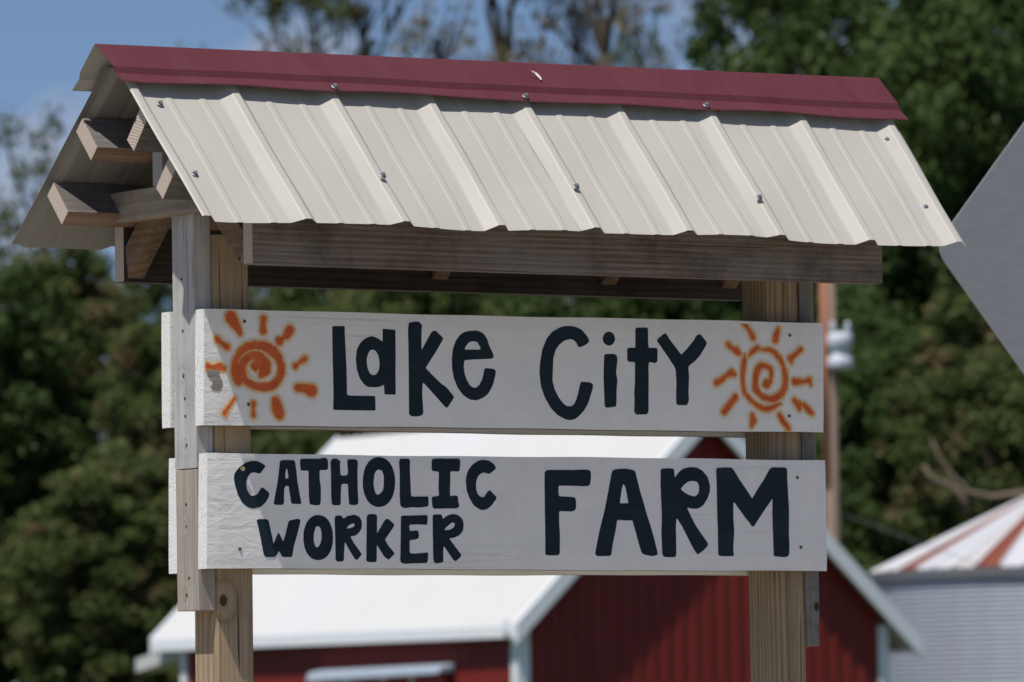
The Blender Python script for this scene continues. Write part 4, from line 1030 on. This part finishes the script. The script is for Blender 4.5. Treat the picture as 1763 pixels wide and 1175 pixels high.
def leaves_mesh(name, centres, radii, per, size, seed, mat, flat=.75):
    r = np.random.RandomState(seed)
    n = len(centres) * per
    C_ = np.repeat(np.array(centres), per, 0); Rr = np.repeat(np.array(radii), per)
    d = r.normal(size=(n, 3)); d /= np.linalg.norm(d, axis=1)[:, None]
    rad = (r.rand(n) ** .45)[:, None] * Rr[:, None]
    P = C_ + d * rad * np.array([1, 1, flat])
    # leaf frames: mostly facing outwards and upwards
    nv = d * .8 + np.array([0, 0, .7]) + r.normal(size=(n, 3)) * .55
    nv /= np.linalg.norm(nv, axis=1)[:, None]
    a = np.cross(nv, r.normal(size=(n, 3))); a /= np.linalg.norm(a, axis=1)[:, None]
    b = np.cross(nv, a)
    s = (size * (.6 + .8 * r.rand(n)))[:, None]
    V = np.empty((n, 4, 3))
    V[:, 0] = P - a * s; V[:, 1] = P - b * s * .55 + nv * s * .12; V[:, 2] = P + a * s; V[:, 3] = P + b * s * .55 + nv * s * .12
    me = bpy.data.meshes.new(name)
    me.vertices.add(n * 4); me.vertices.foreach_set('co', V.ravel())
    me.loops.add(n * 4); me.loops.foreach_set('vertex_index', np.arange(n * 4))
    me.polygons.add(n); me.polygons.foreach_set('loop_start', np.arange(n) * 4); me.polygons.foreach_set('loop_total', np.full(n, 4))
    at = me.attributes.new('tone', 'FLOAT', 'FACE')
    ct = np.repeat(r.rand(len(centres)), per)
    at.data.foreach_set('value', np.clip(ct * .6 + r.rand(n) * .4, 0, 1))
    me.materials.append(mat); me.update(calc_edges=True)
    return me

def crown_centres(seed, rx, rz, zc, n, core=.45, lobes=7):
    """clump centres gathered into uneven lobes on and inside an egg-shaped crown"""
    r = np.random.RandomState(seed); out = []; rad = []
    lob = []
    for k in range(lobes):
        d = r.normal(size=3); d /= np.linalg.norm(d); lob.append((d, .75 + .4 * r.rand()))
    for k in range(n):
        d = r.normal(size=3); d /= np.linalg.norm(d)
        g = max(sc_ * max(0, float(np.dot(d, l))) ** 3 for l, sc_ in lob)
        ext = .70 + .42 * g
        rr = ext * (core + (1 - core) * r.rand() ** .5)
        p = d * rr * np.array([rx, rx, rz]); 
        out.append(p + np.array([0, 0, zc])); rad.append(.30 + .38 * r.rand())
    return out, rad

def trunk_mesh(seed, h, r0, lean=.3, limbs=7, spread=1.8):
    rnd = random.Random(seed); mb = MB()
    pts = [Vector((lean * math.sin(k * .7 + seed) * .3, lean * math.cos(k * .9 + seed) * .3 - .0, h * k / 8)) for k in range(9)]
    pts[0] = Vector((0, 0, -.3))
    mb.tube(pts, [r0 * (1 - .75 * k / 8) * (1.25 if k == 0 else 1) for k in range(9)], 8)
    for j in range(limbs):
        k = rnd.randint(3, 7); a = rnd.uniform(0, 6.28); p = pts[k]; d = Vector((math.cos(a), math.sin(a), rnd.uniform(.5, 1.1))).normalized()
        L = spread * rnd.uniform(.6, 1.1); q = [p + d * L * i / 3 + Vector((0, 0, .12 * i * i)) for i in range(4)]
        mb.tube(q, [r0 * .4 * (1 - i / 3.6) for i in range(4)], 6)
    return mb.mesh('trunk', M['bark'], smooth=True)

CR = {}
def crown_kind(k):
    if k in CR: return CR[k]
    if k.startswith('dense'):
        sd = {'denseA': 11, 'denseB': 23, 'denseC': 37, 'denseD': 51}[k]
        mat = {'denseA': 'leaf_green', 'denseB': 'leaf_green', 'denseC': 'leaf_olive', 'denseD': 'leaf_olive'}[k]
        c, r = crown_centres(sd, 3.1, 5.6, 7.2, 560)
        CR[k] = (leaves_mesh('crown', c, r, 190, .076, sd, M[mat]), trunk_mesh(sd, 11, .22))
    elif k == 'rusty':
        c, r = crown_centres(83, 2.0, 4.2, 8.8, 230, .15)
        CR[k] = (leaves_mesh('crown', c, [q * .8 for q in r], 24, .07, 83, M['leaf_brown']), trunk_mesh(83, 12.5, .10, limbs=26, spread=1.9))
    elif k == 'sparse':
        c, r = crown_centres(71, 2.0, 5.0, 8.0, 230, .3)
        CR[k] = (leaves_mesh('crown', c, [q * .85 for q in r], 34, .07, 71, M['leaf_olive']), trunk_mesh(71, 12, .16, limbs=12, spread=1.7))
    return CR[k]

def at(D, px, z=0.0):
    """ground point at range D along the line of sight whose bearing offset from the view axis is px/10895"""
    q = CAMP + (F_ + R_ * ((px - 881.5) / 10895.0)) * D
    return Vector((q.x, q.y, z))
def tree(kind, D, px, top_z, halfw, label, rot, cat='tree', group=None):
    cme, tme = crown_kind(kind)
    p = at(D, px)
    root = empty('tree', p, label, cat, group)
    base_top, base_w = (12.7, 3.0) if kind.startswith('dense') else (13.0, 2.0)
    sz = top_z / base_top; sw = halfw / base_w
    root.rotation_euler.z = rot; root.scale = (sw, sw, sz)
    link_mesh('crown', cme, root); link_mesh('trunk', tme, root)
    return root
S = lambda D: D / 10895.0
def topz(D, py): return (1262 - py) * S(D) + Z0 - .6355
TREES = [
 ('denseA', 116, -60, 470, 240, 'dense green tree cut by the left edge, lowest at the left', .3),
 ('denseC', 119, 150, 390, 235, 'bushy olive-green tree left of the sign, under the open sky', 1.3),
 ('denseD', 114, 330, 455, 175, 'olive tree with browning leaves just left of the sign posts', 2.2),
 ('sparse', 138, 75, 165, 145, 'thin wispy tree standing against the cloud at the left', .8),
 ('denseB', 128, 450, 420, 210, 'green tree filling the gap under the left part of the sign roof', 4.0),
 ('denseC', 112, 700, 360, 250, 'green tree seen above the upper board behind the word Lake', 5.2),
 ('denseA', 121, 960, 330, 240, 'dark green tree seen above the upper board behind the word City', 2.9),
 ('denseB', 127, 1190, 20, 210, 'green tree rising over the right half of the maroon ridge cap', .9),
 ('denseA', 118, 1390, -180, 250, 'tall dense dark green tree over the right end of the sign roof', 3.6),
 ('denseB', 113, 1620, -220, 260, 'tall dense green tree behind the diamond road sign', 1.9),
 ('denseA', 119, 1850, -200, 250, 'dense green tree at the right edge of the view', 5.0),
 ('denseB', 107, 1500, 430, 170, 'lower dark tree behind the utility pole', 2.4),
 ('denseC', 106, 1700, 500, 190, 'lower olive tree above the cone roof of the grain bin', .2),
 ('denseA', 118, 560, 330, 200, 'dark green tree seen in the gap over the orange sun', 2.6),
 ('denseD', 104, 560, 640, 120, 'small browning tree beside the left end of the barn roof', 3.3),
 ('denseC', 105, 180, 740, 200, 'low dark green tree in front of the bushy trees at the left', 4.4),
 ('denseB', 104, 1250, 560, 150, 'low green tree behind the peak of the barn', 5.9),
]
for (k, D, px, py, hw, lab, rot) in TREES:
    tree(k, D, px, topz(D, py), hw * S(D), lab, rot)

def bare_tree(D, px, fork_py, top_py, seed, label, mats, r0=.17, nleaf=900, spread=.55, depth=5):
    p = at(D, px); root = empty('tree', p, label, 'tree')
    rnd = random.Random(seed); mb = MB(); zf = topz(D, fork_py); tips = []
    def grow(a, d, L, r, lev):
        n = 3; q = [a]
        for i in range(n):
            d = (d + Vector((rnd.gauss(0, .10), rnd.gauss(0, .10), rnd.gauss(.05, .06)))).normalized()
            q.append(q[-1] + d * L / n)
        mb.tube(q, [r * (1 - .13 * i) for i in range(n + 1)], 7 if lev < 2 else 4, cap=False)
        if lev >= 1: tips.extend(q[1:])
        if lev >= depth: return
        for _ in range(2 + (rnd.random() < .45)):
            a_ = rnd.uniform(0, 6.28); sd_ = spread * rnd.uniform(.5, 1.25)
            nd = (d + Vector((math.cos(a_) * sd_, math.sin(a_) * sd_, rnd.uniform(-.15, .3)))).normalized()
            grow(q[-1], nd, L * rnd.uniform(.62, .85), r * rnd.uniform(.5, .68), lev + 1)
    q = [Vector((0, 0, -.3)), Vector((.1, 0, zf * .4)), Vector((0, .05, zf))]
    mb.tube(q, [r0 * 1.5, r0 * 1.2, r0], 10)
    H = topz(D, top_py) - zf
    for s_ in range(3):
        a_ = 2.1 * s_ + seed; 
        grow(q[-1], Vector((math.cos(a_) * .35, math.sin(a_) * .35, 1)).normalized(), H * .24, r0 * .66, 0)
    link_mesh('trunk', mb.mesh('trunk', M['bark'], smooth=True), root)
    rnd.shuffle(tips)
    for mat, frac in mats:
        k = int(len(tips) * frac); sel, tips = tips[:k], tips[k:]
        if sel: link_mesh('crown', leaves_mesh('crown', [tuple(v) for v in sel], [.16 + .16 * rnd.random() for _ in sel], max(3, nleaf // max(1, len(sel))), .06, seed, M[mat]), root)
    return root
bare_tree(136, 880, 118, -330, 5, 'half-bare tree with forked dark limbs above the middle of the ridge cap', [('leaf_brown', .45), ('leaf_olive', .15)], .16, 3600, depth=6)
bare_tree(134, 1052, 95, -330, 9, 'thick dark trunk forking above the ridge cap, right of the half-bare tree', [('leaf_brown', .35), ('leaf_olive', .15)], .17, 2600, .5, 6)
tree('rusty', 137, 1000, topz(137, -150), 2.0, 'airy rusty-leaved tree seen between the two forked trunks', 3.1)
bare_tree(138, 650, 150, -260, 14, 'thin tree with scattered rusty and green leaves left of the half-bare tree', [('leaf_olive', .35), ('leaf_brown', .25)], .10, 2400)
bare_tree(137, 540, 170, -120, 21, 'thin green-tipped tree above the left part of the ridge cap', [('leaf_olive', .6)], .09, 3000)
tree('sparse', 132, 345, topz(132, 62), .75, 'slim tree whose tip just clears the left end of the ridge cap', 2.0)
tree('sparse', 130, 480, topz(130, 40), 1.2, 'small leafy treetop clearing the ridge cap left of the thin trees', 4.0)
tree('rusty', 140, 740, topz(140, -60), 1.9, 'open rusty-leaved tree between the thin tree and the half-bare tree', 1.0)
tree('rusty', 133, 915, topz(133, 15), 1.7, 'low rusty-leaved treetop round the foot of the half-bare tree', 2.0)
tree('sparse', 128, 1120, topz(128, 40), 1.0, 'small green treetop at the left foot of the tall green mass', 2.2)
tree('rusty', 142, 1110, topz(142, -120), 1.5, 'thin rusty-leaved tree right of the thick forked trunk', 4.4)
tree('rusty', 139, 590, topz(139, -10), 1.5, 'thin rusty-leaved tree beside the green-tipped tree', 5.4)
tree('sparse', 126, 105, topz(126, 245), 1.5, 'thin open tree reaching up beside the left eave of the sign roof', 2.7)
tree('sparse', 129, 0, topz(129, 330), 1.5, 'thin open tree cut by the left edge above the dense trees', .4)
# a pale dead limb hanging in front of the olive tree beside the bin
olive = [o for o in COL.objects if o.get('label', '').startswith('lower olive tree above the cone')][0]
olive.rotation_euler.z = 0; olive.scale = (1, 1, 1)
for ch in olive.children:
    ch.scale = (190 * S(106) / 3.0, 190 * S(106) / 3.0, topz(106, 500) / 12.7)
t = NT('pale_dead_limb'); n = t.noise(t.coord(), 6, 4, .6)
M['limb'] = t.done(t.mix(n, (0.11, 0.085, 0.06), (0.20, 0.155, 0.115)), .9)
def limb(pts, r):
    mb = MB()
    q = []
    for (px, py) in pts:
        g = at(101.5, px); q.append(Vector((g.x, g.y, (1262 - py) * S(101.5) + Z0 - .6355)) - Vector(olive.location))
    mb.tube(q, [r * (1 - .12 * i) for i in range(len(q))], 7)
    link_mesh('limb', mb.mesh('limb', M['limb'], smooth=True), olive)
limb([(1800, 862), (1745, 868), (1700, 872), (1660, 862), (1632, 830), (1612, 800), (1600, 770)], .075)
limb([(1660, 900), (1650, 868), (1630, 850), (1600, 838), (1585, 815)], .07)
